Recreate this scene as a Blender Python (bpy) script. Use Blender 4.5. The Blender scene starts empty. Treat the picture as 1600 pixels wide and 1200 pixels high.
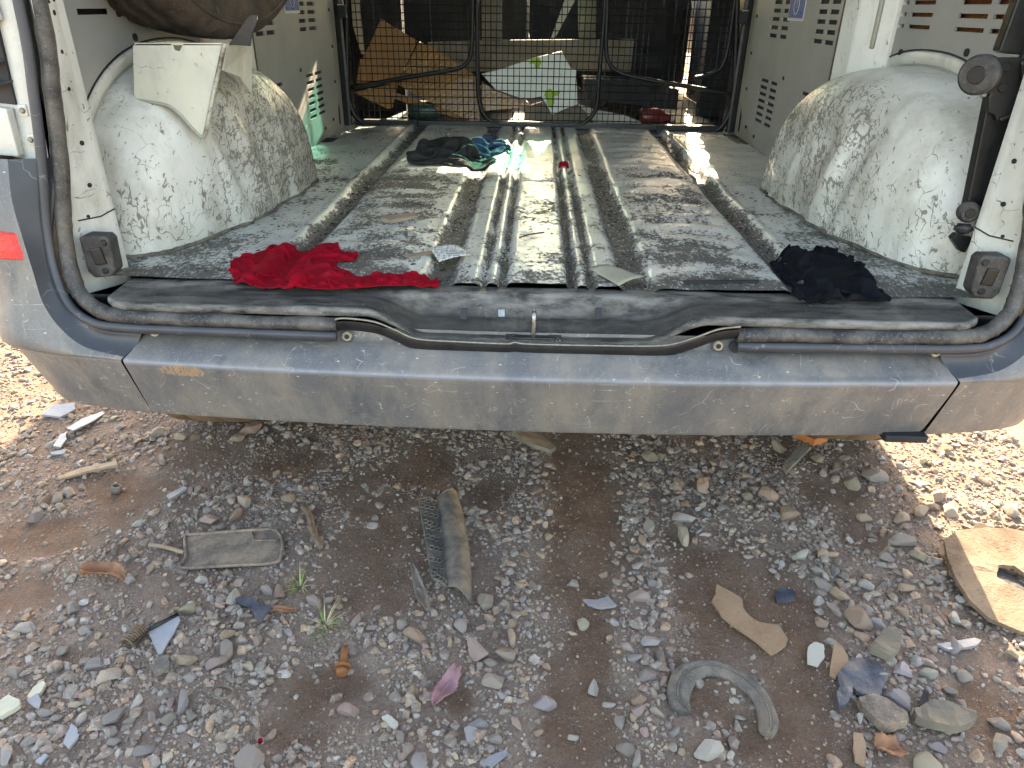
import bpy, bmesh, math, random
import numpy as np
from mathutils import Vector, Matrix, Euler

random.seed(7)
RNG = np.random.default_rng(11)
scene = bpy.context.scene
COL = scene.collection

# ------------------------------------------------------------------ camera
FOC = 1120.0                                   # focal length in pixels of the 1600 px wide photograph
_X = np.array([1, -.027, .0232]); _X /= np.linalg.norm(_X)
_Y = np.array([42/FOC, 592/FOC, -1.]); _Y -= _X*(_X@_Y); _Y /= np.linalg.norm(_Y)
_R = np.stack([_X, _Y, np.cross(_X, _Y)], 1)   # world -> camera
CAM = np.array([0.0, -1.209, 1.005])
cam_data = bpy.data.cameras.new('camera')
cam_data.sensor_fit = 'HORIZONTAL'; cam_data.sensor_width = 36; cam_data.lens = FOC/1600*36
cam_data.clip_start = .02; cam_data.clip_end = 500
cam = bpy.data.objects.new('camera', cam_data); COL.objects.link(cam)
_M = Matrix(_R.T.tolist()).to_4x4(); _M.translation = Vector(CAM.tolist()); cam.matrix_world = _M
scene.camera = cam

# ------------------------------------------------------------------ sky, sun, exposure
SUN_TO = Vector((.30, 2.0, 1.0)).normalized()  # from the scene towards the sun
world = bpy.data.worlds.new('World'); scene.world = world; world.use_nodes = True
wn = world.node_tree.nodes; wl = world.node_tree.links
sky = wn.new('ShaderNodeTexSky'); sky.sky_type = 'NISHITA'; sky.sun_disc = False
sky.sun_elevation = math.asin(SUN_TO.z); sky.sun_rotation = math.atan2(SUN_TO.x, SUN_TO.y)
sky.air_density = 1.0; sky.dust_density = 2.5; sky.ozone_density = 1.0
bg = wn['Background']; bg.inputs[1].default_value = .15
wl.new(sky.outputs[0], bg.inputs[0])
sun_data = bpy.data.lights.new('sun', 'SUN'); sun_data.energy = 4.5; sun_data.angle = math.radians(.5)
sun_data.color = (1.0, .93, .82)
sun = bpy.data.objects.new('sun', sun_data); COL.objects.link(sun)
sun.rotation_euler = (-SUN_TO).to_track_quat('-Z', 'Y').to_euler(); sun.location = (3, 12, 8)
scene.view_settings.view_transform = 'Standard'; scene.view_settings.look = 'None'
scene.view_settings.gamma = 1; scene.view_settings.use_curve_mapping = False
scene.view_settings.exposure = 2.86
scene.view_settings.use_white_balance = True          # balanced for open shade, as the photograph is
scene.view_settings.white_balance_temperature = 8500; scene.view_settings.white_balance_tint = 10
scene.cycles.max_bounces = 7; scene.cycles.diffuse_bounces = 4; scene.cycles.transparent_max_bounces = 12
scene.cycles.use_denoising = True; scene.cycles.use_adaptive_sampling = True; scene.cycles.adaptive_threshold = .025

# ------------------------------------------------------------------ layout helpers (where things stand)
def ray(px, py): return _R.T @ np.array([(px-800)/FOC, (600-py)/FOC, -1.])
def at_z(px, py, z): r = ray(px, py); return CAM + r*((z-CAM[2])/r[2])
def at_y(px, py, y): r = ray(px, py); return CAM + r*((y-CAM[1])/r[1])
def at_x(px, py, x): r = ray(px, py); return CAM + r*((x-CAM[0])/r[0])
def gnd(px, py): return at_z(px, py, 0.0)
FL = .56                                        # cargo floor height

# ------------------------------------------------------------------ noise
def _h(ix, iy, s):
    n = (ix*374761393 + iy*668265263 + s*982451653) & 0xffffffff
    n = ((n ^ (n >> 13))*1274126177) & 0xffffffff
    return ((n ^ (n >> 16)) & 0xffff)/65535.0
def vn(x, y, s=0):
    x = np.asarray(x, float); y = np.asarray(y, float)
    ix = np.floor(x).astype(np.int64); iy = np.floor(y).astype(np.int64)
    fx = x-ix; fy = y-iy; fx = fx*fx*(3-2*fx); fy = fy*fy*(3-2*fy)
    a = _h(ix, iy, s); b = _h(ix+1, iy, s); c = _h(ix, iy+1, s); d = _h(ix+1, iy+1, s)
    return (a*(1-fx)+b*fx)*(1-fy)+(c*(1-fx)+d*fx)*fy
def fbm(x, y, s=0, o=4):
    t = 0; a = .5
    for k in range(o): t = t+a*vn(x*2**k, y*2**k, s+k*17); a *= .5
    return t
def sst(a, b, x): t = np.clip((x-a)/(b-a), 0, 1); return t*t*(3-2*t)
def band(x, a, b, e): return sst(a-e, a+e, x)*(1-sst(b-e, b+e, x))

# ------------------------------------------------------------------ mesh helpers
def link(o, parent=None):
    COL.objects.link(o)
    if parent is not None: o.parent = parent
    return o
def mesh(name, V, F, mat=None, parent=None, smooth=False, col=None, dirt=None):
    me = bpy.data.meshes.new(name)
    me.from_pydata([tuple(map(float, v)) for v in V], [], [tuple(map(int, f)) for f in F])
    if smooth: me.polygons.foreach_set('use_smooth', [True]*len(me.polygons))
    if dirt is not None:
        a = me.attributes.new('dirt', 'FLOAT', 'POINT'); a.data.foreach_set('value', np.asarray(dirt, np.float32))
    if mat: me.materials.append(mat)
    me.update()
    return link(bpy.data.objects.new(name, me), parent)
def bigmesh(name, V, F, mat, parent=None, smooth=False, dirt=None, col=None):
    """numpy fast path; F is (n,3) or (n,4)"""
    me = bpy.data.meshes.new(name); V = np.asarray(V, np.float32); F = np.asarray(F, np.int32)
    n, k = F.shape
    me.vertices.add(len(V)); me.vertices.foreach_set('co', V.ravel())
    me.loops.add(n*k); me.loops.foreach_set('vertex_index', F.ravel())
    me.polygons.add(n); me.polygons.foreach_set('loop_start', np.arange(0, n*k, k, dtype=np.int32))
    me.polygons.foreach_set('use_smooth', np.full(n, smooth))
    me.update(calc_edges=True)
    if dirt is not None:
        a = me.attributes.new('dirt', 'FLOAT', 'POINT'); a.data.foreach_set('value', np.asarray(dirt, np.float32).ravel())
    if col is not None:
        a = me.attributes.new('tint', 'FLOAT_COLOR', 'POINT'); a.data.foreach_set('color', np.asarray(col, np.float32).ravel())
    me.materials.append(mat); me.validate()
    return link(bpy.data.objects.new(name, me), parent)
def grid_faces(nu, nv):
    i = np.arange(nu-1)[:, None]*nv+np.arange(nv-1)[None, :]
    return np.stack([i, i+nv, i+nv+1, i+1], -1).reshape(-1, 4)
def loft(name, rows, mat, parent=None, smooth=True, dirt=None, closed=False, flip=False):
    A = np.asarray(rows, float); nu, nv = A.shape[:2]
    F = grid_faces(nu, nv)
    if closed:
        i = np.arange(nu-1)*nv; F = np.vstack([F, np.stack([i+nv-1, i+nv+nv-1, i+nv, i], -1)])
    if flip: F = F[:, ::-1]
    return bigmesh(name, A.reshape(-1, 3), F, mat, parent, smooth, dirt)
def crom(P, n=8, closed=False):
    P = np.asarray(P, float); N = len(P); out = []
    for i in range(N-1 if not closed else N):
        if closed: p0, p1, p2, p3 = P[i-1], P[i], P[(i+1) % N], P[(i+2) % N]
        else: p0, p1, p2, p3 = P[max(i-1, 0)], P[i], P[i+1], P[min(i+2, N-1)]
        for k in range(n):
            t = k/n
            out.append(.5*((2*p1)+(-p0+p2)*t+(2*p0-5*p1+4*p2-p3)*t*t+(-p0+3*p1-3*p2+p3)*t**3))
    if not closed: out.append(P[-1])
    return np.array(out)
def tube_geo(pts, r, n=8, ry=None, up=(0, 0, 1), caps=True):
    pts = np.asarray(pts, float); N = len(pts); rr = np.full(N, r) if np.isscalar(r) else np.asarray(r)
    T = np.gradient(pts, axis=0); T /= np.linalg.norm(T, axis=1)[:, None]+1e-9
    V = []; up = np.array(up, float); ry = 1.0 if ry is None else ry
    for i in range(N):
        s = np.cross(T[i], up)
        if np.linalg.norm(s) < 1e-3: s = np.cross(T[i], (1, 0, 0))
        s /= np.linalg.norm(s); b = np.cross(s, T[i])
        for k in range(n):
            a = 2*math.pi*k/n; V.append(pts[i]+rr[i]*(math.cos(a)*s+math.sin(a)*b*ry))
    F = [(i*n+k, i*n+(k+1) % n, (i+1)*n+(k+1) % n, (i+1)*n+k) for i in range(N-1) for k in range(n)]
    if caps: F += [tuple(range(n-1, -1, -1)), tuple((N-1)*n+k for k in range(n))]
    return V, F
def tube(name, pts, r, mat, parent=None, n=8, ry=None, up=(0, 0, 1), smooth=True):
    V, F = tube_geo(pts, r, n, ry, up); return mesh(name, V, F, mat, parent, smooth)
def join_geo(parts):
    V = []; F = []
    for v, f in parts:
        o = len(V); V += [tuple(p) for p in v]; F += [tuple(i+o for i in q) for q in f]
    return V, F
def bm_obj(name, bm, mat, parent=None, smooth=False):
    me = bpy.data.meshes.new(name); bm.normal_update(); bm.to_mesh(me); bm.free()
    if smooth: me.polygons.foreach_set('use_smooth', [True]*len(me.polygons))
    if mat: me.materials.append(mat)
    return link(bpy.data.objects.new(name, me), parent)
def bevel_bm(bm, w, seg=2):
    if w > 0: bmesh.ops.bevel(bm, geom=bm.edges[:], offset=w, segments=seg, affect='EDGES', profile=.6, clamp_overlap=True)
def box(name, c, s, mat, parent=None, rot=(0, 0, 0), bev=.003):
    bm = bmesh.new(); bmesh.ops.create_cube(bm, size=1)
    for v in bm.verts: v.co = Vector((v.co.x*s[0], v.co.y*s[1], v.co.z*s[2]))
    bevel_bm(bm, min(bev, min(s)*.4))
    bmesh.ops.transform(bm, matrix=Matrix.Translation(c) @ Euler(rot).to_matrix().to_4x4(), verts=bm.verts)
    return bm_obj(name, bm, mat, parent)
def prism_bm(poly, ext, bev=0.0, seg=2):
    bm = bmesh.new(); vs = [bm.verts.new(tuple(map(float, p))) for p in poly]
    f = bm.faces.new(vs); bm.normal_update()
    r = bmesh.ops.extrude_face_region(bm, geom=[f]); e = Vector(tuple(map(float, ext)))
    bmesh.ops.translate(bm, verts=[g for g in r['geom'] if isinstance(g, bmesh.types.BMVert)], vec=e)
    bmesh.ops.recalc_face_normals(bm, faces=bm.faces[:])
    if bev: bevel_bm(bm, bev, seg)
    return bm
def prism(name, poly, ext, mat, parent=None, bev=0.0, seg=2, smooth=False):
    return bm_obj(name, prism_bm(poly, ext, bev, seg), mat, parent, smooth)
def cyl(name, c, axis, r, L, mat, parent=None, n=24, bev=.002, r2=None):
    bm = bmesh.new(); bmesh.ops.create_cone(bm, cap_ends=True, segments=n, radius1=r, radius2=r if r2 is None else r2, depth=L)
    if bev:
        es = [e for e in bm.edges if len(e.link_faces) == 2 and any(len(f.verts) > 4 for f in e.link_faces)]
        bmesh.ops.bevel(bm, geom=es, offset=bev, segments=2, affect='EDGES', clamp_overlap=True)
    q = Vector(axis).to_track_quat('Z', 'Y').to_matrix().to_4x4()
    bmesh.ops.transform(bm, matrix=Matrix.Translation(c) @ q, verts=bm.verts)
    o = bm_obj(name, bm, mat, parent)
    for p in o.data.polygons: p.use_smooth = len(p.vertices) <= 4
    return o
def lathe_geo(prof, n=48):
    """prof: closed list of (r, a): revolve around local X axis (a along X)"""
    V = []; m = len(prof)
    for k in range(n):
        t = 2*math.pi*k/n
        for r, a in prof: V.append((a, r*math.cos(t), r*math.sin(t)))
    F = [(k*m+i, k*m+(i+1) % m, ((k+1) % n)*m+(i+1) % m, ((k+1) % n)*m+i) for k in range(n) for i in range(m)]
    return V, F
def empty(name, loc, label=None, cat=None, group=None):
    o = bpy.data.objects.new(name, None); o.empty_display_size = .05; COL.objects.link(o); o.location = loc
    if label: tag(o, label, cat, group)
    return o
def tag(o, label, cat, group=None, kind=None):
    o['label'] = label; o['category'] = cat
    if group: o['group'] = group
    if kind: o['kind'] = kind
    return o

# ------------------------------------------------------------------ materials
def srgb(h):
    c = [int(h[i:i+2], 16)/255 for i in (0, 2, 4)]
    return tuple(x/12.92 if x <= .04045 else ((x+.055)/1.055)**2.4 for x in c)+(1,)
class NT:
    def __init__(s, name):
        s.m = bpy.data.materials.new(name); s.m.use_nodes = True
        s.t = s.m.node_tree; s.b = s.t.nodes['Principled BSDF']; s.out = s.t.nodes['Material Output']
        s._co = None
    def n(s, typ, **kw):
        nd = s.t.nodes.new(typ)
        for k, v in kw.items(): setattr(nd, k, v)
        return nd
    def l(s, a, b): s.t.links.new(a, b)
    def put(s, sock, v):
        if hasattr(v, 'is_linked') or isinstance(v, bpy.types.NodeSocket): s.l(v, sock)
        else: sock.default_value = v
    def co(s, kind='Object'):
        if s._co is None: s._co = s.n('ShaderNodeTexCoord')
        return s._co.outputs[kind]
    def map(s, v, scale=(1, 1, 1), rot=(0, 0, 0), loc=(0, 0, 0)):
        m = s.n('ShaderNodeMapping'); s.l(v, m.inputs[0]); m.inputs['Scale'].default_value = scale
        m.inputs['Rotation'].default_value = rot; m.inputs['Location'].default_value = loc; return m.outputs[0]
    def noise(s, scale, detail=4, rough=.55, v=None, dist=0, color=False):
        n = s.n('ShaderNodeTexNoise'); s.l(v if v is not None else s.co(), n.inputs['Vector'])
        n.inputs['Scale'].default_value = scale; n.inputs['Detail'].default_value = detail
        n.inputs['Roughness'].default_value = rough; n.inputs['Distortion'].default_value = dist
        return n.outputs[1 if color else 0]
    def voro(s, scale, v=None, feature='F1', out=0, rnd=1.0):
        n = s.n('ShaderNodeTexVoronoi', feature=feature); s.l(v if v is not None else s.co(), n.inputs['Vector'])
        n.inputs['Scale'].default_value = scale; n.inputs['Randomness'].default_value = rnd; return n.outputs[out]
    def ramp(s, v, stops, interp='LINEAR'):
        r = s.n('ShaderNodeValToRGB'); s.put(r.inputs[0], v); e = r.color_ramp.elements; r.color_ramp.interpolation = interp
        while len(e) < len(stops): e.new(.5)
        for k, (p, c) in enumerate(stops):
            e[k].position = p; e[k].color = c if not np.isscalar(c) else (c, c, c, 1)
        return r.outputs[0]
    def mix(s, f, a, b, mode='MIX'):
        m = s.n('ShaderNodeMix', data_type='RGBA', blend_type=mode); s.put(m.inputs[0], f); s.put(m.inputs[6], a); s.put(m.inputs[7], b)
        return m.outputs[2]
    def math(s, op, a, b=0.0, c=0.0):
        m = s.n('ShaderNodeMath', operation=op); s.put(m.inputs[0], a); s.put(m.inputs[1], b); s.put(m.inputs[2], c); return m.outputs[0]
    def add3(s, a, b):
        m = s.n('ShaderNodeVectorMath', operation='ADD'); s.put(m.inputs[0], a); s.put(m.inputs[1], b); return m.outputs[0]
    def attr(s, name, out=2):
        a = s.n('ShaderNodeAttribute', attribute_name=name); return a.outputs[out]
    def bump(s, h, strength=.3, dist=.002, prev=None):
        b = s.n('ShaderNodeBump'); b.inputs['Strength'].default_value = strength; b.inputs['Distance'].default_value = dist
        s.put(b.inputs['Height'], h)
        if prev is not None: s.l(prev, b.inputs['Normal'])
        s.l(b.outputs[0], s.b.inputs['Normal']); return b.outputs[0]
    def set(s, color=None, rough=None, metal=None, spec=None, **kw):
        if color is not None: s.put(s.b.inputs['Base Color'], color)
        if rough is not None: s.put(s.b.inputs['Roughness'], rough)
        if metal is not None: s.put(s.b.inputs['Metallic'], metal)
        if spec is not None: s.b.inputs['Specular IOR Level'].default_value = spec
        return s
    def strokes(s, scale, width=.035, warp=.35, seed=0., keep=(.5, .56), keepscale=None):
        """short dark scuff strokes: cell borders of a warped voronoi, broken up by noise"""
        v = s.map(s.co(), loc=(seed, seed*.7, seed*1.3))
        w = s.noise(scale*.6, 3, .6, v, color=True)
        vm = s.n('ShaderNodeVectorMath', operation='SCALE'); s.l(w, vm.inputs[0]); vm.inputs[3].default_value = warp
        vv = s.add3(v, vm.outputs[0])
        d = s.voro(scale, vv, 'DISTANCE_TO_EDGE')
        line = s.ramp(d, [(0, 1.0), (width, 0.0)])
        k = s.ramp(s.noise(keepscale or scale*1.7, 2, .5, s.map(v, loc=(3.1, 1.7, 9.2))), [(keep[0], 0.0), (keep[1], 1.0)])
        return s.math('MULTIPLY', line, k)
def plain(name, hexa, rough=.6, var=.15, scale=30, metal=0.0, bump=.15, bscale=200, dust=0.0, dusthex='8a7a68', spec=None):
    t = NT(name); c = srgb(hexa); d = tuple(x*(1-var) for x in c[:3])+(1,); u = tuple(min(1, x*(1+var)) for x in c[:3])+(1,)
    col = t.mix(t.ramp(t.noise(scale, 5), [(.3, 0.0), (.7, 1.0)]), d, u)
    if dust > 0:
        m = t.math('MULTIPLY', t.ramp(t.noise(scale*.5, 6, .7), [(.42, 0.0), (.62, 1.0)]), dust)
        col = t.mix(m, col, srgb(dusthex))
        sp = t.ramp(t.noise(max(260, scale*7), 2, .6), [(.58, 0.0), (.66, 1.0)])
        col = t.mix(t.math('MULTIPLY', sp, dust*.55), col, tuple(min(1, x*1.5) for x in srgb(dusthex)[:3])+(1,))
        dk = t.ramp(t.noise(max(120, scale*3), 3, .6, t.map(t.co(), loc=(4, 1, 2))), [(.60, 0.0), (.70, 1.0)])
        col = t.mix(t.math('MULTIPLY', dk, dust*.5), col, tuple(x*.35 for x in srgb(dusthex)[:3])+(1,))
    t.set(col, t.ramp(t.noise(scale*1.7, 3), [(.3, max(0, rough-.1)), (.7, min(1, rough+.1))]), metal, spec)
    if bump: t.bump(t.noise(bscale, 4), bump, .002)
    return t.m
def scuffed_white(name, base='e6e5dc', amount=1.0, use_attr=False, grime='5b554a'):
    t = NT(name)
    c = t.mix(t.ramp(t.noise(7, 5), [(.35, 0.0), (.7, 1.0)]), srgb(base), srgb('c9c8bb'))
    c = t.mix(t.math('MULTIPLY', t.ramp(t.noise(5, 5, .7), [(.5, 0.0), (.72, 1.0)]), .4*amount), c, srgb('9a968a'))
    lf = t.ramp(t.noise(6, 3, .6, t.map(t.co(), loc=(1, 8, 3))), [(.35, .25), (.62, 1.15)])
    dens = t.math('MULTIPLY', t.attr('dirt') if use_attr else .12*amount, lf)
    def layer(scale, width, seed, lo, warp, an=(1, 1, 1), rot=(0, 0, 0)):
        v = t.map(t.map(t.co(), rot=rot), scale=an, loc=(seed, seed*.7, seed*1.3))
        w = t.noise(scale*.55, 3, .6, v, color=True)
        vm = t.n('ShaderNodeVectorMath', operation='SCALE'); t.l(w, vm.inputs[0]); vm.inputs[3].default_value = warp
        d = t.voro(scale, t.add3(v, vm.outputs[0]), 'DISTANCE_TO_EDGE')
        line = t.ramp(d, [(0, 1.0), (width*.5, 1.0), (width, 0.0)])
        k = t.math('ADD', t.noise(scale*1.5, 2, .5, t.map(v, loc=(3, 1, 9))), t.math('MULTIPLY', dens, .36))
        return t.math('MULTIPLY', line, t.ramp(k, [(lo, 0.0), (lo+.06, 1.0)]))
    s1 = layer(40, .050, 0., .665, .05, (1, 1, .42), (.35, 0, 0)); s2 = layer(75, .075, 4.3, .685, .03, (1, .5, 1), (-.6, .3, 0)); s3 = layer(13, .008, 8.1, .58, .14)
    # chips: small blotches
    ch = t.math('ADD', t.noise(75, 3, .6, t.map(t.co(), loc=(5, 2, 7), scale=(1, 1, .6))), t.math('MULTIPLY', dens, .17))
    chip = t.ramp(ch, [(.73, 0.0), (.75, 1.0)])
    m = t.math('MAXIMUM', t.math('MAXIMUM', s1, s2), t.math('MAXIMUM', s3, chip))
    sm = t.math('ADD', t.noise(11, 7, .7, t.map(t.co(), scale=(1, 1, .35))), t.math('MULTIPLY', dens, .25))
    c = t.mix(t.math('MULTIPLY', t.ramp(sm, [(.50, 0.0), (.76, 1.0)]), .6), c, srgb('8b8271'))
    c = t.mix(t.math('MULTIPLY', m, .76), c, srgb(grime))
    t.set(c, t.mix(m, (.33, .33, .33, 1), (.6, .6, .6, 1)))
    b = t.math('SUBTRACT', t.noise(5, 3), t.math('MULTIPLY', m, .25))
    t.bump(b, .35, .004)
    return t.m

M = {}
M['arch'] = scuffed_white('scuffed_white_paint', use_attr=True)
M['white'] = scuffed_white('worn_white_paint', 'e0e0d8', .45)
M['bracket'] = scuffed_white('cream_bracket_paint', 'dcd9c6', .5)
M['dirty_edge'] = plain('chipped_edge_paint', 'c9c5b4', .6, .2, 60, dust=1.0, dusthex='5a5040', bump=.5)
M['body'] = plain('white_body_paint', 'cfcec6', .3, .06, 9, dust=.25, dusthex='a79d8c', bump=.05)
M['panel'] = plain('grey_lining_board', '9b9b96', .55, .07, 6, dust=.18, dusthex='a8a598', bump=.1, bscale=260)
M['frame_cream'] = plain('door_frame_paint', 'a9a698', .4, .1, 12, dust=.3, dusthex='6b6558')
M['rubber'] = plain('black_rubber', '2a2a2c', .62, .2, 25, dust=.45, dusthex='6a655d', bump=.2)
M['seal'] = plain('rubber_seal', '26272a', .55, .35, 22, dust=.75, dusthex='6b645b', bump=.35, bscale=90)
M['black'] = plain('black_painted_steel', '141416', .42, .3, 30, dust=.15, dusthex='3a3835', bump=.1)
M['dark'] = plain('dark_trim', '1d1f24', .7, .25, 12, bump=.1)
M['grille'] = plain('grille_wire', '1c1e21', .45, .15, 40, metal=.3, bump=.0)
M['steel'] = plain('bare_steel', 'a5a6a3', .32, .15, 60, metal=.9, bump=.1)
M['screw'] = plain('dull_screw', '8f8a7d', .45, .25, 150, metal=.7, bump=.3)
M['redlens'] = plain('red_reflector', 'd92c25', .25, .1, 120, bump=.5, bscale=320)
M['sticker'] = plain('blue_sticker', '1f4f9a', .35, .12, 60, bump=0)
M['sticker_white'] = plain('white_sticker', 'c9ccd0', .4, .05, 60, bump=0)
M['orange'] = plain('orange_plastic', 'c8743a', .5, .2, 30, dust=.3)

def bumper_mat():
    t = NT('grey_bumper_plastic')
    c = t.mix(t.ramp(t.noise(4, 6, .6), [(.3, 0.0), (.7, 1.0)]), srgb('595b5f'), srgb('6a6969'))
    st = t.noise(9, 7, .7, t.map(t.co(), scale=(1, 1, .25)))
    c = t.mix(t.math('MULTIPLY', t.ramp(st, [(.42, 0.0), (.64, 1.0)]), .75), c, srgb('8d8479'))
    s1 = t.strokes(11, .007, .10, 0., (.54, .60), 24); s2 = t.strokes(30, .014, .06, 5., (.57, .62), 40)
    spk = t.ramp(t.voro(62, t.map(t.co(), scale=(.6, 1, 1.3))), [(.0, 1.0), (.07, 1.0), (.11, 0.0)])
    spk = t.math('MULTIPLY', spk, t.ramp(t.noise(16, 3), [(.44, 0.0), (.52, 1.0)]))
    m = t.math('MAXIMUM', t.math('MULTIPLY', t.math('MAXIMUM', s1, s2), .55), t.math('MULTIPLY', spk, .8))
    c = t.mix(m, c, srgb('c5c3be'))
    hs = t.math('MULTIPLY', t.ramp(t.noise(9, 4, .6, t.map(t.co(), scale=(1.2, 9, 26), rot=(0, .06, 0))), [(.66, 0.0), (.70, 1.0)]), t.ramp(t.noise(6, 3), [(.45, 0.0), (.6, 1.0)]))
    c = t.mix(t.math('MULTIPLY', hs, .5), c, srgb('b5b1aa'))
    dk = t.ramp(t.noise(14, 6, .72, t.map(t.co(), loc=(7, 3, 1), scale=(1, 1, .5))), [(.56, 0.0), (.72, 1.0)])
    c = t.mix(t.math('MULTIPLY', dk, .6), c, srgb('3c3c3d'))
    gr = t.ramp(t.noise(320, 2, .6), [(.56, 0.0), (.68, 1.0)])
    c = t.mix(t.math('MULTIPLY', gr, .3), c, srgb('9b948a'))
    c = t.mix(t.math('MULTIPLY', t.attr('dirt'), t.ramp(t.noise(30, 5, .6, t.map(t.co(), scale=(.5, 1, 1))), [(.32, .35), (.6, 1.0)])), c, srgb('8c919b'))  # here the attribute paints a bluish edge highlight along the crease, broken like scuffs
    # a rubbed patch of old sand-coloured paint near the left end of the step
    g = t.n('ShaderNodeVectorMath', operation='SUBTRACT'); t.l(t.co(), g.inputs[0]); g.inputs[1].default_value = (-.605, -.135, .443)
    sc = t.map(g.outputs[0], scale=(1/.052, 1/.05, 1/.016)); ln = t.n('ShaderNodeVectorMath', operation='LENGTH'); t.l(sc, ln.inputs[0])
    pm = t.math('ADD', ln.outputs['Value'], t.math('MULTIPLY', t.noise(60, 5, .7, t.map(t.co(), scale=(2.2, 1, .7))), 1.1))
    c = t.mix(t.math('MULTIPLY', t.ramp(pm, [(.0, 1.0), (1.05, 1.0), (1.2, 0.0)]) if False else t.math('LESS_THAN', pm, 1.35), t.math('MULTIPLY', t.ramp(t.noise(150, 4, .7, t.map(t.co(), scale=(1.6, 1, .3))), [(.36, 0.0), (.54, 1.0)]), .8)), c, srgb('b08f6c'))
    t.set(c, t.ramp(t.noise(22, 6, .65), [(.3, .34), (.7, .52)]))
    t.bump(t.noise(420, 3), .12, .0012, t.bump(t.math('ADD', t.noise(3, 3), t.math('MULTIPLY', m, -.1)), .15, .004))
    return t.m
M['bumper'] = bumper_mat()
def bumper_dark():
    t = NT('dark_bumper_return')
    c = t.mix(t.ramp(t.noise(8, 6, .65), [(.35, 0.0), (.7, 1.0)]), srgb('33363b'), srgb('46474c'))
    s1 = t.strokes(14, .012, .2, 2., (.55, .6), 20)
    c = t.mix(t.math('MULTIPLY', s1, .4), c, srgb('a5a29c'))
    t.set(c, .42); t.bump(t.noise(350, 3), .12, .001); return t.m
M['bumper_dark'] = bumper_dark()
def sill_mat():
    t = NT('worn_sill_plastic')
    v = t.map(t.co(), scale=(.35, 1, 1))
    c = t.mix(t.ramp(t.noise(18, 8, .7, v), [(.35, 0.0), (.68, 1.0)]), srgb('191919'), srgb('3f3c37'))
    c = t.mix(t.math('MULTIPLY', t.ramp(t.noise(9, 8, .75), [(.52, 0.0), (.70, 1.0)]), .7), c, srgb('756e64'))
    c = t.mix(t.math('MULTIPLY', t.attr('dirt'), t.ramp(t.noise(45, 6, .7, v), [(.38, 0.0), (.6, 1.0)])), c, srgb('a7a199'))
    sp = t.ramp(t.voro(140), [(.0, 1.0), (.10, 1.0), (.14, 0.0)])
    c = t.mix(t.math('MULTIPLY', sp, t.ramp(t.noise(14, 3), [(.5, 0.0), (.6, .8)])), c, srgb('b6b2aa'))
    t.set(c, t.ramp(t.noise(30, 5), [(.3, .5), (.7, .75)]))
    t.bump(t.noise(120, 7, .7, v), .5, .003); return t.m
M['sill'] = sill_mat()
def floor_mat():
    t = NT('battered_cargo_floor')
    v = t.map(t.co(), scale=(1.2, .8, 1))
    pt = t.mix(t.ramp(t.noise(10, 5), [(.3, 0.0), (.7, 1.0)]), srgb('a2a7a3'), srgb('cacbc6'))
    fine = t.math('ADD', t.math('MULTIPLY', t.noise(95, 6, .75, v), .62), t.math('MULTIPLY', t.noise(14, 5, .65, v), .38))
    worn = t.ramp(t.math('ADD', fine, t.math('MULTIPLY', t.attr('dirt'), .25)), [(.566, 0.0), (.63, 1.0)])
    soil = t.mix(t.ramp(t.noise(24, 6, .65), [(.35, 0.0), (.65, 1.0)]), srgb('29241e'), srgb('564b40'))
    soil = t.mix(t.ramp(t.attr('dirt'), [(.45, 0.0), (.9, .75)]), soil, srgb('2a241d'))
    c = t.mix(t.math('MULTIPLY', worn, .9), pt, soil)
    wh = t.ramp(t.noise(140, 4, .7, t.map(t.co(), scale=(1.6, .5, 1))), [(.58, 0.0), (.64, 1.0)])
    c = t.mix(t.math('MULTIPLY', wh, .6), c, srgb('d6d6ce'))
    lv = t.map(t.co(), scale=(1, .45, 1), loc=(2, 5, 1))
    lt = t.ramp(t.noise(60, 3, .55, lv, .8), [(.66, 0.0), (.70, 1.0)])
    c = t.mix(t.math('MULTIPLY', lt, t.ramp(t.attr('dirt'), [(.25, 0.0), (.5, .8)])), c, srgb('2c2219'))
    t.set(c, t.mix(worn, (.36, .36, .36, 1), (.7, .7, .7, 1)), t.math('MULTIPLY', t.math('SUBTRACT', 1.0, worn), .12))
    b = t.math('ADD', t.math('MULTIPLY', worn, .5), t.math('MULTIPLY', t.noise(20, 6), .8))
    t.bump(b, .5, .004); return t.m
M['floor'] = floor_mat()
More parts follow.
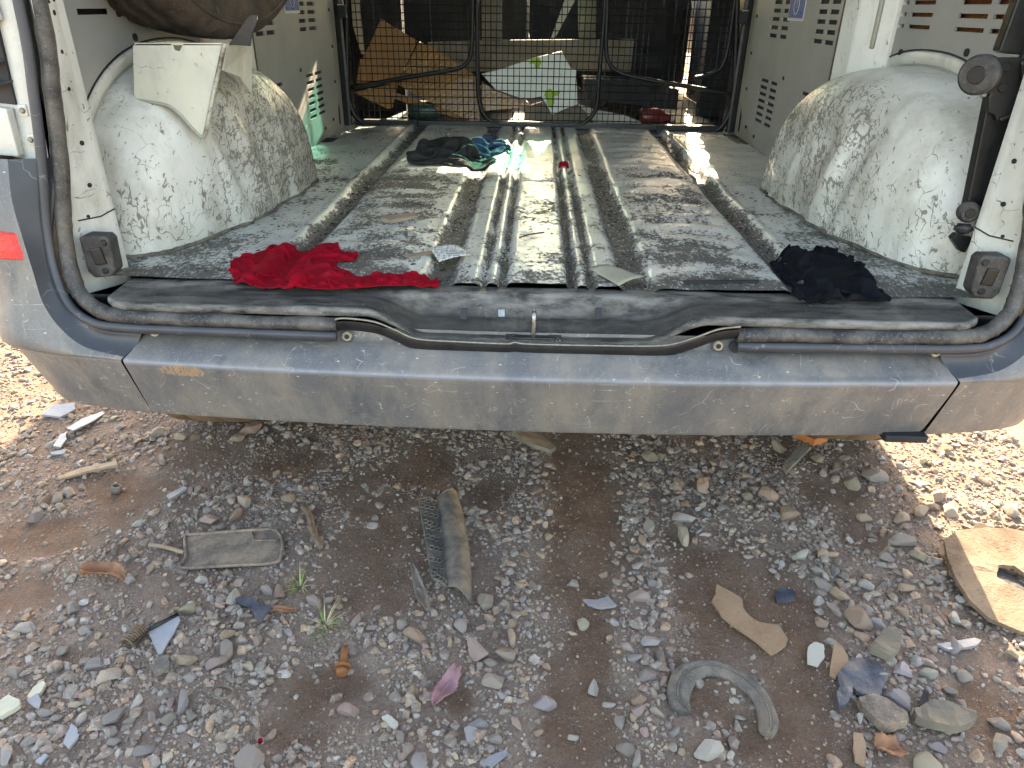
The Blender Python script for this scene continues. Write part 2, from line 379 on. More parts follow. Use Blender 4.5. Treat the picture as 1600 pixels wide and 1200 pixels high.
def ground_mat():
    t = NT('gravelly_dirt')
    g = t.attr('dirt')                                     # 0 bare earth .. 1 gravelly
    earth = t.mix(t.ramp(t.noise(6, 7, .65), [(.3, 0.0), (.7, 1.0)]), srgb('674e3e'), srgb('846a58'))
    grey = t.mix(t.ramp(t.noise(9, 7, .65), [(.3, 0.0), (.7, 1.0)]), srgb('7f6c5f'), srgb('a28e80'))
    c = t.mix(t.ramp(t.math('ADD', g, t.math('MULTIPLY', t.math('SUBTRACT', t.noise(14, 5), .5), .8)), [(.0, 0.0), (.75, 1.0)]), earth, grey)
    cell = t.voro(330, out=1); d = t.voro(330)
    grit = t.math('MULTIPLY', t.ramp(d, [(.28, 1.0), (.42, 0.0)]), t.ramp(t.noise(55, 4), [(.45, 0.0), (.62, 1.0)]))
    bw = t.n('ShaderNodeSeparateColor'); t.l(cell, bw.inputs[0])
    gc = t.ramp(bw.outputs[0], [(0, srgb('54504e')), (.35, srgb('8a7c72')), (.65, srgb('a69a90')), (.9, srgb('c4bab0')), (1, srgb('b88a68'))])
    c = t.mix(t.math('MULTIPLY', grit, .85), c, gc)
    c = t.mix(t.math('MULTIPLY', t.ramp(t.noise(160, 5, .7), [(.4, 1.0), (.62, 0.0)]), .35), c, srgb('4a372d'))
    t.set(c, .93, spec=.25)
    h = t.math('ADD', t.math('MULTIPLY', grit, .5), t.noise(130, 5, .72))
    t.bump(h, .9, .006); return t.m
M['ground'] = ground_mat()
def stone_mat(name, use_tint):
    t = NT(name)
    if use_tint: base = t.attr('tint', 0)
    else:
        oi = t.n('ShaderNodeObjectInfo'); base = oi.outputs['Color']
    v = t.co()
    c = t.mix(t.ramp(t.noise(60, 4, .7, v), [(.3, 0.0), (.7, 1.0)]), base, t.mix(.55, base, srgb('6f6259')))
    c = t.mix(t.math('MULTIPLY', t.ramp(t.noise(190, 2, .6, v), [(.55, 0.0), (.7, 1.0)]), .35), c, srgb('d5cfc6'))
    c = t.mix(t.math('MULTIPLY', t.ramp(t.noise(30, 3, .65, v), [(.45, 0.0), (.72, 1.0)]), .6), c, srgb('8a7464'))
    t.set(c, .86, spec=.3); t.bump(t.noise(150, 4, .7, v), .6, .004); return t.m
M['stone'] = stone_mat('loose_stone', False); M['gravel'] = stone_mat('gravel_stone', True)
_t = NT('leaf_litter'); _t.set(_t.attr('tint', 0), .95); M['crumb'] = _t.m
def cloth_mat(name, hexa, weave=700, sheen=.4):
    t = NT(name); c = srgb(hexa)
    col = t.mix(t.ramp(t.noise(22, 6, .6), [(.3, 0.0), (.7, 1.0)]), tuple(x*.72 for x in c[:3])+(1,), c)
    col = t.mix(t.math('MULTIPLY', t.ramp(t.noise(13, 6, .7), [(.58, 0.0), (.75, 1.0)]), .22), col, srgb('5d4038'))
    t.set(col, .95, spec=.1)
    t.bump(t.noise(weave, 3), .35, .0012, t.bump(t.noise(60, 4), .25, .003)); return t.m
M['red'] = cloth_mat('red_cotton', '960a20'); M['navy'] = cloth_mat('black_cotton', '16181d', sheen=.3)
M['rag'] = cloth_mat('dark_rag', '3a3a38', sheen=.2); M['blue_cloth'] = cloth_mat('blue_denim', '3c5570')
def tyre_mat():
    t = NT('dusty_tyre_rubber')
    c = t.mix(t.ramp(t.noise(16, 7, .7), [(.35, 0.0), (.68, 1.0)]), srgb('2b2622'), srgb('564738'))
    s = t.strokes(24, .02, .2, 1., (.5, .56), 30)
    c = t.mix(t.math('MULTIPLY', s, .45), c, srgb('8d7b68'))
    t.set(c, .72); t.bump(t.noise(70, 6, .65), .4, .003); return t.m
M['leafprint'] = plain('green_leaf_print', '93b32a', .5, .15, 40, bump=0)
M['tyre'] = tyre_mat(); M['tyre_sand'] = plain('sandy_tyre', '8d6f4e', .9, .3, 30, dust=.6, dusthex='4a3f36', bump=.4)
M['carton'] = plain('brown_cardboard', '9c7348', .8, .12, 14, dust=.2, dusthex='6d5238')
def wrap_mat():
    t = NT('bubble_wrapped_cardboard')
    c = t.mix(t.noise(9, 4), srgb('86602f'), srgb('a87c44')); t.set(c, .3)
    d = t.voro(60, t.map(t.co(), rot=(0, .6, 0)), rnd=.25); t.bump(t.ramp(d, [(0, 1.0), (.5, 0.0)]), .5, .004, t.bump(t.noise(14, 3), .6, .01))
    t.b.inputs['Coat Weight'].default_value = .25; return t.m
M['wrap'] = wrap_mat()
def bag_mat():
    t = NT('white_bag_green_print')
    v = t.map(t.co(), scale=(1, .2, 1), loc=(.13, 0, .07))
    g = t.ramp(t.noise(9, 2, .45, v, 1.2), [(.60, 0.0), (.615, 1.0)]); k = t.ramp(t.noise(22, 3, .5, t.map(v, loc=(4, 0, 2))), [(.70, 0.0), (.72, 1.0)])
    c = t.mix(k, srgb('d9dcd2'), srgb('4b5550')); t.set(c, .45)
    t.bump(t.noise(9, 3), .5, .01); return t.m
M['bag'] = bag_mat()
M['board'] = plain('grey_weathered_board', '6e665a', .8, .25, 10, dust=.3, dusthex='8b7f6d')
M['paper'] = plain('white_paper', 'b5b1a6', .8, .06, 30, dust=.2, dusthex='97917f')
M['card_pale'] = plain('pale_card', 'a39d88', .85, .1, 40, dust=.3, dusthex='7d7462')
M['sealant'] = plain('cracked_sealant', '4a443b', .9, .3, 60, dust=.7, dusthex='857c6c', bump=.5)
M['dusty'] = plain('dust_covered_plastic', '6c6058', .85, .2, 40, dust=.8, dusthex='9b8672', bump=.4)
M['dusty_grey'] = plain('dusty_grey_plastic', '54524f', .8, .25, 45, dust=.55, dusthex='8a7a6a', bump=.35)
M['blueplastic'] = plain('blue_black_plastic', '343c4c', .5, .2, 40, dust=.35, dusthex='7b716a', bump=.2)
M['shard'] = plain('pale_plastic_shard', '868a92', .45, .12, 40, dust=.3, dusthex='8f8378')
M['tan'] = plain('tan_fibreboard', 'a5856a', .9, .2, 35, dust=.7, dusthex='7f6550', bump=.4)
M['tanlight'] = plain('pale_tan_board', '85705c', .9, .35, 18, dust=1.0, dusthex='5b4838', bump=.8)
M['rust'] = plain('rusty_steel', '8f5a35', .85, .3, 120, dust=.3, dusthex='5c3722', bump=.7)
M['wood'] = plain('dry_wood', '97836e', .85, .2, 60, dust=.2, bump=.5)
M['bark'] = plain('brown_stick', '6b5747', .9, .25, 90, dust=.3, bump=.6)
M['pinkleaf'] = plain('pink_dry_leaf', '9c7178', .8, .22, 60, dust=.45, dusthex='866a60', bump=.2)
M['greyleaf'] = plain('grey_dry_leaf', '7d7267', .8, .2, 60, bump=.3)
M['brownleaf'] = plain('brown_dry_leaf', '96694c', .8, .25, 60, bump=.4)
M['grass'] = plain('green_grass', '6d8440', .6, .3, 80, bump=0)
M['drygrass'] = plain('dry_grass', 'b3a77a', .7, .2, 80, bump=0)
M['cream'] = plain('cream_chip', 'b9b39e', .6, .1, 50, bump=.2)
M['teal_glass'] = None
def glass(name, col, fac=.12):
    t = NT(name); tr = t.n('ShaderNodeBsdfTransparent'); tr.inputs[0].default_value = col
    gl = t.n('ShaderNodeBsdfGlossy'); gl.inputs['Roughness'].default_value = .03
    mx = t.n('ShaderNodeMixShader'); mx.inputs[0].default_value = fac
    t.l(tr.outputs[0], mx.inputs[1]); t.l(gl.outputs[0], mx.inputs[2]); t.l(mx.outputs[0], t.out.inputs[0]); return t.m
M['side_glass'] = glass('sun_blocking_glass', (.05, .06, .06, 1), .06)  # near-black tint added to keep sun from entering through the cab side windows
M['glass'] = glass('clear_windscreen_glass', (.93, .97, .95, 1), .05)
M['teal'] = glass('teal_sunband_glass', (.22, .78, .70, 1), .05)

# ================================================================== ground
BARE = [(905,740,55,90),(905,850,60,90),(925,960,40,60),(905,1060,55,90),(900,1160,70,70),(1060,875,90,45),(1170,890,70,60),
        (1130,960,70,50),(1240,960,40,50),(1235,1060,45,70),(1250,1160,60,60),(1180,1150,50,40),(600,760,100,40),(560,860,50,70),(625,850,60,60),(600,940,45,30),
        (430,1070,70,35),(470,1140,60,40),(120,800,90,22),(60,840,80,24),(200,760,90,25),(290,710,70,25),(40,930,70,30),(130,1030,40,16),(720,1090,30,30),(540,1060,40,30),
        (1300,770,45,30),(1340,830,40,30),(1530,1110,60,40),(1400,980,20,15),(1090,1090,60,35),(780,760,40,30),(660,720,70,30),(480,720,60,30)]
BW = [(gnd(a, b), gnd(a+c, b), gnd(a, b-d)) for a, b, c, d in BARE]
DENSE = [(790,1040,60,120),(1000,1080,40,130),(640,1000,110,50),(1400,1000,90,100),(1430,880,55,60),(280,1060,170,110),(620,1170,120,40),(100,790,60,22),(1120,760,110,50),(390,790,90,40),(820,770,45,110),(1010,850,30,90),(60,1150,80,50),(1480,760,60,50)]
DW = [(gnd(a, b), gnd(a+c, b), gnd(a, b-d)) for a, b, c, d in DENSE]
def stoniness(x, y):
    s = .62+.7*(fbm(x*3.1, y*3.1, 5)-.5); n1 = fbm(x*9, y*9, 9)-.5; n2 = fbm(x*9, y*9, 19)-.5
    for c, ex, ey in BW:
        rx = abs(ex[0]-c[0])+1e-3; ry = abs(ey[1]-c[1])+1e-3
        d = np.sqrt(((x-c[0])/rx)**2+((y-c[1])/ry)**2)+1.1*n1
        s = s-.50*(1-sst(.35, 1.45, d))
    for c, ex, ey in DW:
        d = np.sqrt(((x-c[0])/(abs(ex[0]-c[0])+1e-3))**2+((y-c[1])/(abs(ey[1]-c[1])+1e-3))**2)+.9*n2
        s = s+.55*(1-sst(.3, 1.3, d))
    return np.clip(s, .03, 1.2)
def ground_h(x, y):
    near = np.exp(-(np.maximum(np.abs(x)-1.7, 0)**2+np.maximum(np.abs(y)-1.0, 0)**2)*.8)
    h = .030*(fbm(x*1.7, y*1.7, 1)-.5)+.012*(fbm(x*7, y*7, 2)-.5)+.006*(fbm(x*28, y*28, 3, 3)-.5)
    st = stoniness(x, y)
    h = h+.010*(st-.5)
    return (h*(.35+.65*near)).astype(float)
def spaced(lo, hi, step, far):
    a = np.arange(lo, hi+1e-6, step); out = []; d = step; p = hi
    while p < far: d *= 1.28; p += d; out.append(p)
    left = []; d = step; p = lo
    while p > -far: d *= 1.28; p -= d; left.append(p)
    return np.concatenate([left[::-1], a, out])
gx = spaced(-1.8, 1.35, .0075, 120); gy = spaced(-.75, 1.05, .0075, 120)
GX, GY = np.meshgrid(gx, gy, indexing='ij')
GZ = ground_h(GX, GY)
ground = bigmesh('ground', np.stack([GX, GY, GZ], -1).reshape(-1, 3), grid_faces(len(gx), len(gy)), M['ground'], None, True, stoniness(GX, GY))
ground['kind'] = 'structure'; ground['label'] = 'reddish brown dirt and gravel ground of a yard'
def gz(x, y): return float(ground_h(np.array([x]), np.array([y]))[0])
# ================================================================== the van
VO = np.array([.01, 0, 0])
van = empty('van', tuple(VO), 'battered white cargo van seen from behind with its load bay open', 'van')
def vx(p): return np.asarray(p, float)-VO
def mir(P, s): P = np.array(P, float); P[..., 0] *= s; return P

# ---- cargo floor
fx = np.linspace(-.84, .84, 340); fy = np.linspace(.004, 1.95, 340)
FX, FY = np.meshgrid(fx, fy, indexing='ij')
def floor_h(x, y):
    a = np.abs(x+.006*(fbm(y*5, x*0+1.3, 21)-.5)); h = np.zeros_like(x); e = .0026
    h += .007*band(a, -1, .053, e)-.010*band(a, .056, .068, e)+0.005*band(a, .072, .090, e)-.006*band(a, .092, .102, e)
    h += .005*band(a, .106, .148, .006)-.009*band(a, .155, .205, .008)
    pan = band(a, .215, .445, .012); bow = .04*((a-.33)/.115)**2
    ph = (y+bow+.02*(fbm(x*6, y*6, 4)-.5))*2*math.pi/.098
    h += pan*(.004+.0021*np.sin(ph)*(.4+1.2*vn(x*5, y*7, 91))*band(a, .25, .42, .02)*band(y, .16, 1.85, .06))
    h += -.010*band(a, .455, .492, .008)+.008*band(a, .500, .522, .007)
    h += .012*(fbm(x*4, y*4, 31)-.5)*sst(.1, .35, a)+.0035*(fbm(x*26, y*26, 33)-.5)
    h += .003*sst(.84, .845, y)
    return h
def floor_z(x, y): return FL+float(floor_h(np.array([float(x)]), np.array([float(y)]))[0])
FH = floor_h(FX, FY); fa = np.abs(FX)
fd = .15+.75*band(fa, .155, .205, .012)+.85*band(fa, .455, .495, .012)+.55*band(fa, .056, .07, .006)+.7*band(fa, .090, .104, .007)*fbm(FX*9, FY*7, 8)*1.6
fd += .75*(fbm(FX*6, FY*7, 3)-.42)+.5*(fbm(FX*17, FY*17, 13)-.5)+.40*band(fa, .22, .44, .03)*(fbm(FX*9, FY*22, 6)-.25)*(1-.5*sst(.95, 1.2, FY))
fd += .30*band(fa, .235, .43, .03)*vn(FX*9, FY*6, 77)*1.4*(.5-.5*np.sin((FY+.04*((fa-.33)/.115)**2+.02*(fbm(FX*6, FY*6, 4)-.5))*2*math.pi/.098))*(1-.6*sst(.95, 1.25, FY))
fd += .5*sst(.56, .66, fa)*fbm(FX*6, FY*6, 12)-.25*sst(.9, 1.2, FY)+.35*(1-sst(.02, .10, FY))
loft('cargo_floor', np.stack([FX, FY, FL+FH], -1), M['floor'], van, True, np.clip(fd, 0, 1.2))
box('underbody', (0, 2.0, .44), (1.5, 3.7, .12), M['dark'], van)
box('rear_crossmember', (0, -.015, .42), (1.36, .10, .15), M['black'], van)

# ---- wheel arches
def arch(s):
    nph, nps = 84, 38; rows = []; dd = []
    yc, a, h, z0 = .54, .435, .345, FL-.01
    for i in range(nph):
        ph = math.pi*i/(nph-1); c, sn = math.cos(ph), max(0., math.sin(ph)); row = []
        for j in range(nps):
            ps = math.pi/2*j/(nps-1); cp, sp = max(0., math.cos(ps)), math.sin(ps)
            e = .72
            k = cp**.62
            Y = yc-a*math.copysign(abs(c)**.9, c)*k; Z = z0+h*(sn**.80)*(k if ps < 1.2 else k)
            dep = .205+.075*sst(.12, .80, np.array(Y))
            X = .885-dep*float(sp**.55)
            # pressed ribs and dents on the inner face
            w = float(sst(.55, .95, np.array(sp)))*float(band(np.array(Y), .34, .86, .03))*float(1-sst(.76, .86, np.array(Z)))
            lean = Y+.22*(Z-FL)
            rib = .5+.5*math.cos((lean-.38)*2*math.pi/.125)
            rib = .5+.5*math.cos((lean-.38+.03*math.sin(lean*17))*2*math.pi/.118)
            X -= .011*w*(rib**7)
            X += .030*float(fbm(Y*7, Z*5, 44)-.5)*w+.012*float(vn(Y*16, Z*11, 45)-.5)*w
            row.append((s*X, Y, Z))
            dens = .25+.75*float(sst(.25, .5, np.array(Y)))*float(sst(.3, .8, np.array(sp)))+.30*float(1-sst(.60, .74, np.array(Z)))-.3*float(sst(.82, .92, np.array(Z)))
            dd.append(min(.85, max(0, dens+.5*float(fbm(Y*8, Z*8, 14)-.45))))
        rows.append(row)
    o = loft('wheel_arch', rows, M['arch'], van, True, dd, flip=s > 0)
    base = [(p[0], p[1], FL+.002) for p in rows[0][4:]]+[(p[0], p[1], FL+.002) for p in rows[-1][::-1][1:-4]]
    bn = len(base); tube('floor_joint', base, .0045*(.5+1.1*fbm(np.arange(bn)*.9, np.full(bn, 3.+s), 12)), M['sealant'], o, 6)
    rim = []
    for k, (dx, dr) in enumerate(((.02, -.005), (.004, .008), (.002, .014), (.002, .026), (.004, .030), (.012, .031))):
        r = []
        for i in range(60):
            ph = math.pi*i/59; c, sn = math.cos(ph), max(0., math.sin(ph))
            r.append((s*(.843+dx), yc-(a+dr)*math.copysign(abs(c)**.9, c), z0+(h+dr)*sn**.8))
        rim.append(r)
    loft('arch_flange', rim, M['white'], o, True)
    ed = [(s*.849, yc-(a+.034)*math.copysign(abs(math.cos(math.pi*i/59))**.9, math.cos(math.pi*i/59)), z0+(h+.034)*max(0., math.sin(math.pi*i/59))**.8) for i in range(60)]
    tube('edge_bead', ed, .0018, M['dark'], o, 6)
for s in (-1, 1): arch(s)

# ---- inner linings with real vent slots
def slotted(name, s, X, y0, y1, z0, z1, slots, mat, clips=(), th=.005):
    ys = sorted({y0, y1, *[v for q in slots for v in q[:2]]}); zs = sorted({z0, z1, *[v for q in slots for v in q[2:]]})
    bm = bmesh.new(); cache = {}
    def V(y, z):
        if (y, z) not in cache: cache[(y, z)] = bm.verts.new((s*X, y, z))
        return cache[(y, z)]
    for i in range(len(ys)-1):
        for j in range(len(zs)-1):
            cy, cz = (ys[i]+ys[i+1])/2, (zs[j]+zs[j+1])/2
            if any(a < cy < b and c < cz < d for a, b, c, d in slots): continue
            f = [V(ys[i], zs[j]), V(ys[i+1], zs[j]), V(ys[i+1], zs[j+1]), V(ys[i], zs[j+1])]
            bm.faces.new(f if s < 0 else f[::-1])
    for co, no in clips:
        bmesh.ops.bisect_plane(bm, geom=bm.verts[:]+bm.edges[:]+bm.faces[:], plane_co=(s*X, *co), plane_no=(0, *no), clear_outer=True)
    r = bmesh.ops.extrude_face_region(bm, geom=bm.faces[:])
    bmesh.ops.translate(bm, verts=[g for g in r['geom'] if isinstance(g, bmesh.types.BMVert)], vec=(s*th, 0, 0))
    bmesh.ops.recalc_face_normals(bm, faces=bm.faces[:])
    return bm_obj(name, bm, mat, van)
def door_slots(dense):
    q = []
    for c0, c1 in ((.925, .985), (1.012, 1.075), (1.33, 1.40), (1.435, 1.515)):
        for k in range(6): q.append((c0-.004, c1+.006, .920+.0245*k, .9315+.0245*k))
        for k in range(7): q.append((c0+.006, c1+.018, .651+.0217*k, .6615+.0217*k))
    return q
for s in (-1, 1):
    p = slotted('sliding_door_lining', s, .772, .892, 1.72, .535, 1.56, door_slots(s), M['panel'],
                clips=(((1.72, .66), (.75, -.66)), ((1.45, .575), (.25, -.97))))
    # painted door skin behind the lining, with an oblong drain hole
    bk = box('door_frame', (s*.80, 1.33, 1.20), (.036, .98, 1.40), M['frame_cream'], van, bev=.006)
    box('lining_backing', (s*.7795, 1.22, .95), (.003, .66, .62), M['dark'], p)
    hole = [(y, z) for y, z in ((1.742, .585), (1.752, .575), (1.764, .585), (1.764, .655), (1.752, .668), (1.742, .655))]
    prism('drain_hole', [(s*.7815, y, z) for y, z in hole], (s*.01, 0, 0), M['dark'], bk)
    for yy, zz in ((.90, .80), (1.69, .74), (1.70, .86), (1.70, .98), (1.28, .81), (1.50, .60), (1.62, .615)):
        cyl('clip', (s*.771, yy, zz), (s, 0, 0), .0055, .004, M['dark'], p, 10, 0)
    st = box('warning_sticker', (s*.7705, 1.265, 1.035), (.0016, .15, .125), M['sticker_white'], p, bev=0)
    box('sticker_print', (s*.7693, 1.265, 1.037), (.0016, .136, .113), M['sticker'], st, bev=0)
    face = [(s*.7682, 1.265+.02*math.cos(t)*(1+.2*math.cos(2*t)), 1.015+.026*math.sin(t)) for t in np.linspace(0, 2*math.pi, 15)]
    tube('sticker_mark', face, .0013, M['sticker_white'], st, 4)
    tube('sticker_mark', [(s*.7682, 1.262, 1.028), (s*.7682, 1.267, 1.012), (s*.7682, 1.259, 1.008)], .001, M['sticker_white'], st, 4)
    box('door_threshold', (s*.80, 1.33, .525), (.14, .98, .07), M['dark'], van, bev=.01)
    box('door_edge_seal', (s*.783, .876, .95), (.036, .026, .9), M['rubber'], van, bev=.008)
    # rear quarter lining above the wheel arch
    if s > 0:
        sl = []
        zrow = [at_x(1415, v, .86)[2] for v in (41, 22.5, 4)]; zrow.append(2*zrow[-1]-zrow[-2])
        for a, b in ((1381, 1412), (1418, 1453), (1493, 1539), (1548, 1585)):
            yb, ya = at_x(a, 41, .86)[1], at_x(b, 41, .86)[1]
            for z in zrow: sl.append((round(ya, 4), round(yb, 4), round(z-.0042, 4), round(z+.0042, 4)))
        zr = {z for q in sl for z in q[2:]}
    else:
        y0, y1 = at_x(112, 18, -.85)[1], at_x(163, 18, -.85)[1]; z = at_x(138, 18, -.85)[2]
        sl = [(y0, y1, z-.005, z+.005)]
    q = slotted('quarter_lining', s, .850, .075, .79, .54, 1.56, sl, M['panel'])
    box('lining_backing', (s*.872, .43, .9), (.004, .72, .7), M['rust' if s > 0 else 'dark'], q)
    for px, py in (((1401, 82), (1503, 82), (1364, 24)) if s > 0 else ((203, 58), (177, 20))):
        w = at_x(px, py, s*.849); cyl('clip', (s*.849-0*VO[0], w[1], w[2]), (s, 0, 0), .0075, .006, M['dark'], q, 12, 0)
    # painted centre pillar between quarter lining and sliding door
    pil = prism('centre_pillar', [(s*.76, .862, .50), (s*.865, .862, .50), (s*.865, .74, .50), (s*.842, .74, .50), (s*.80, .775, .50), (s*.775, .80, .50)], (0, 0, 1.4), M['white'], van, bev=.006)
    box('pillar_recess', (s*.815, .768, 1.03), (.02, .012, .22), M['frame_cream'], pil, rot=(0, 0, s*.7), bev=.005)

# ---- rear pillars, seal, sill
SEAL = [(.70, .0, 1.86), (.748, -.003, 1.4), (.764, -.008, 1.0), (.778, -.012, .87), (.792, -.02, .76), (.806, -.032, .665), (.804, -.05, .60), (.785, -.072, .556), (.745, -.092, .534), (.70, -.101, .529), (.60, -.104, .527), (.335, -.105, .524)]
SP = crom(SEAL, 10)
for s in (-1, 1):
    rows = []
    for z in np.linspace(.53, 1.86, 40):
        i = np.argmin(np.abs(SP[:60, 2]-z)); xs = SP[i, 0] if z > .60 else .806
        ins = .764-.08*max(0, z-1.02)
        rows.append([(s*(xs+.004), -.02+.0, z), (s*(xs-.007), -.002, z), (s*(ins+.35*(xs-.007-ins)), .030, z), (s*(ins+.006), .047, z), (s*ins, .055, z), (s*(ins+.012), .07, z), (s*.865, .12, z)])
    rp = loft('rear_pillar', rows, M['white'], van, True, flip=s < 0)
    for fr, zz, r in ((.6, .985, .004), (.55, .93, .0032), (.6, .875, .0032), (.75, .79, .0042), (.75, .72, .0042), (.45, .668, .003), (.3, 1.0, .0025), (.85, 1.003, .003)):
        xs = SP[np.argmin(np.abs(SP[:60, 2]-zz)), 0]; p1 = np.array([xs-.007, -.002]); p2 = np.array([.764+.35*(xs-.771), .030]); p = p1*(1-fr)+p2*fr; n_ = np.array([p2[1]-p1[1], -(p2[0]-p1[0])]); n_ /= np.linalg.norm(n_)
        cyl('pillar_hole', (s*p[0], p[1], zz), (s*n_[0], n_[1], 0), r, .003, M['dark'], rp, 10, 0)
    j = tube('seam', [(s*.799, -.003, .664), (s*.776, .029, .664), (s*.7695, .046, .668), (s*.763, .0545, .671)], .0013, M['dark'], rp, 5)
    sl = tube('door_seal', mir(SP, s)+np.c_[np.zeros(len(SP)), .004*(fbm(np.arange(len(SP))*.35, np.full(len(SP), 2.+s), 5)-.5), .004*(fbm(np.arange(len(SP))*.4, np.full(len(SP), 7.+s), 6)-.5)], .0125*(.9+.25*fbm(np.arange(len(SP))*.5, np.full(len(SP), 3.+s), 8)), M['seal'], van, 12, up=(0, 1, .2))
    LP = crom([(.715, -.018, 1.86), (.766, -.02, 1.4), (.783, -.026, 1.0), (.797, -.030, .87), (.811, -.038, .76), (.825, -.05, .665), (.823, -.066, .595), (.80, -.086, .540), (.755, -.104, .517), (.70, -.112, .512), (.60, -.115, .511), (.335, -.117, .508)], 10)
    tube('seal_lip', mir(LP, s), .0085, M['bumper_dark'], sl, 10, up=(0, 1, .2), ry=.8)
    # rubber buffer bolted to the pillar
    pts = [(122, 372), (130, 368), (163, 369), (170, 375), (180, 423), (175, 432), (148, 435), (137, 425)]
    P = []
    for a, b in pts:
        w = vx(at_y(a, b, -.03)); P.append((s*abs(w[0]), w[1], w[2]))
    b_ = prism('rubber_buffer', P, (0, .03, 0), M['rubber'], van, bev=.008, seg=3)
    for a, b in ((162, 379), (165, 423)):
        w = vx(at_y(a, b, -.03)); cyl('screw', (s*abs(w[0]), -.031, w[2]), (0, -1, 0), .0055, .004, M['black'], b_, 12, .001)
    c = np.mean(P, 0); box('buffer_pad', (c[0]-s*.001, -.031, c[2]), (.020, .005, .030), M['black'], b_, rot=(0, s*.14, 0), bev=.002)

nx, NV = 200, 40
sx = np.linspace(-.738, .738, nx); rows = []; dirt = []
vv = np.linspace(0, 1, NV)
for x in sx:
    row = []
    endc = max(0, abs(x)-.69)/.048
    s_ = float(band(np.array(x), -.235, .235, .055)); s_b = float(band(np.array(x), -.27, .27, .03))
    tear = .012*float(fbm(x*22, 1., 3)-.5)*(.35+.65*s_)
    for k, v in enumerate(vv):
        if v < .85:
            u = v/.85
            y = .012-(.112-.028*endc**2+.007*s_)*u; z = FL-.004-.004*u
            g = max(0, 1-abs((u*5.2) % 1-.5)/.10)*(1-s_)*(1 if .12 < u < .95 and abs(x) < .68 else 0)
            z -= .0022*g
            zz = .034*float(sst(.22, .48, np.array(u)))+.012*float(sst(.5, 1, np.array(u)))
            z -= s_*zz
            z += .0035*float(fbm(x*14, u*2, 17)-.5)
        else:
            u = (v-.85)/.15
            y = -.100+.028*endc**2-.007*s_-.003*math.sin(u*3.1); z = FL-.008-.046*s_-.014*u*(1-.9*s_)+tear*u
        row.append((x, y, z)); dirt.append(float(.38*(v > .80)*(1-.6*s_)+.35*band(np.array(v), .05, .3, .1)+.3*float(fbm(x*5, v*3, 2))))
    rows.append(row)
sill = loft('sill_plate', rows, M['sill'], van, True, dirt, flip=True)
lipP = [(-.335, -.114, .538), (-.316, -.115, .541), (-.27, -.115, .536), (-.235, -.117, .523), (-.20, -.117, .508), (-.13, -.117, .5045), (-.05, -.117, .503), (-.035, -.117, .506), (-.01, -.117, .5035), (.10, -.117, .504), (.21, -.117, .507), (.26, -.117, .522), (.30, -.115, .538), (.335, -.114, .543)]
lp = crom(lipP, 10)
lip = tube('steel_lip', lp, .0019, M['screw'], van, 6)
ch = [[(p[0], p[1]+d, p[2]+e) for d, e in ((.002, -.006), (.001, -.016), (.006, -.024))] for p in lp]
loft('lip_channel', ch, M['black'], lip, True)
# striker in the scoop of the sill
lk = box('striker_plate', (-.004, -.088, .507), (.075, .035, .006), M['black'], van, bev=.002)
tube('striker_loop', crom([(-.004, -.092, .506), (-.004, -.093, .535), (-.004, -.090, .545), (-.004, -.082, .547), (-.004, -.076, .540), (-.004, -.075, .506)], 5), .0042, M['steel'], lk, 8, up=(1, 0, 0))
for a in (-.04, .032): box('plate_tab', (a, -.098, .5085), (.022, .02, .003), M['sill'], lk, rot=(.2, 0, 0), bev=.001)
box('sill_clip', (-.125, -.062, .532), (.011, .006, .02), M['black'], van, rot=(-.5, 0, 0), bev=.001)
box('sill_clip', (.107, -.052, .535), (.011, .006, .02), M['black'], van, rot=(-.5, 0, 0), bev=.001)
box('foil_scrap', (-.060, -.061, .535), (.011, .0015, .012), M['steel'], sill, rot=(-.6, 0, .1), bev=0)

# ---- bumper
def K(x): return -.157+.029*(abs(x)/.70)**2
PROF = [(.064, .514), (.062, .500), (.056, .4925), (.046, .489), (.034, .4825), (.022, .4755), (.012, .469), (.0055, .4645), (.001, .4595), (0, .454), (.0065, .435), (.0145, .412), (.0245, .384), (.0345, .356), (.0425, .3345), (.047, .3275), (.058, .3245), (.085, .322)]
PR = crom([(a, 0, b) for a, b in PROF], 3)[:, [0, 2]]
nb = len(PR); rows = []
for u in np.linspace(-1, 1, 150):
    row = []
    for k, (d, z) in enumerate(PR):
        q = k/(nb-1)
        el = np.interp(q, [0, .1, .41, .47, .8, .95, 1], [.674, .676, .700, .705, .704, .699, .69]); er = np.interp(q, [0, .1, .41, .47, .62, .8, .9, 1], [.676, .678, .701, .705, .704, .697, .684, .655])
        x = u*(el if u < 0 else er)
        dent = -.004*float(band(np.array(x), .42, .66, .04))*float(band(np.array(z), .464, .482, .006))
        row.append((x, K(x)+d+.001*float(fbm(x*5, z*30, 2)-.5), z+dent+.0012*float(fbm(x*7, z*10, 9)-.5)))
    rows.append(row)
bump = loft('bumper_step', rows, M['bumper'], van, True, [max(0., 1-abs(z-.456)/.0055) for _ in rows for d, z in PR])  # attribute masks the painted highlight on the crease
for a, b, c in ((-.038, .002, .010), (.038, .002, .010), (0, .076, .0025)): box('bumper_slot', (a, -.104+.0, .4875 if b < .05 else .4835), (b, .012, c), M['dark'], bump, bev=0)
for x, z, y in ((-.322, .501, -.099), (.308, .501, -.099), (.672, .499, -.0965), (-.655, .5, -.0985)):
    sc = cyl('screw', (x, y, z), (0, -1, .15), .0095, .004, M['screw'], bump, 18, .0015)
    cyl('screw_recess', (x, y-.0015, z), (0, -1, .15), .0045, .003, M['dark'], sc, 6, 0)
cyl('screw_hole', (.337, -.0985, .500), (0, -1, .15), .0105, .003, M['dark'], bump, 18, 0)
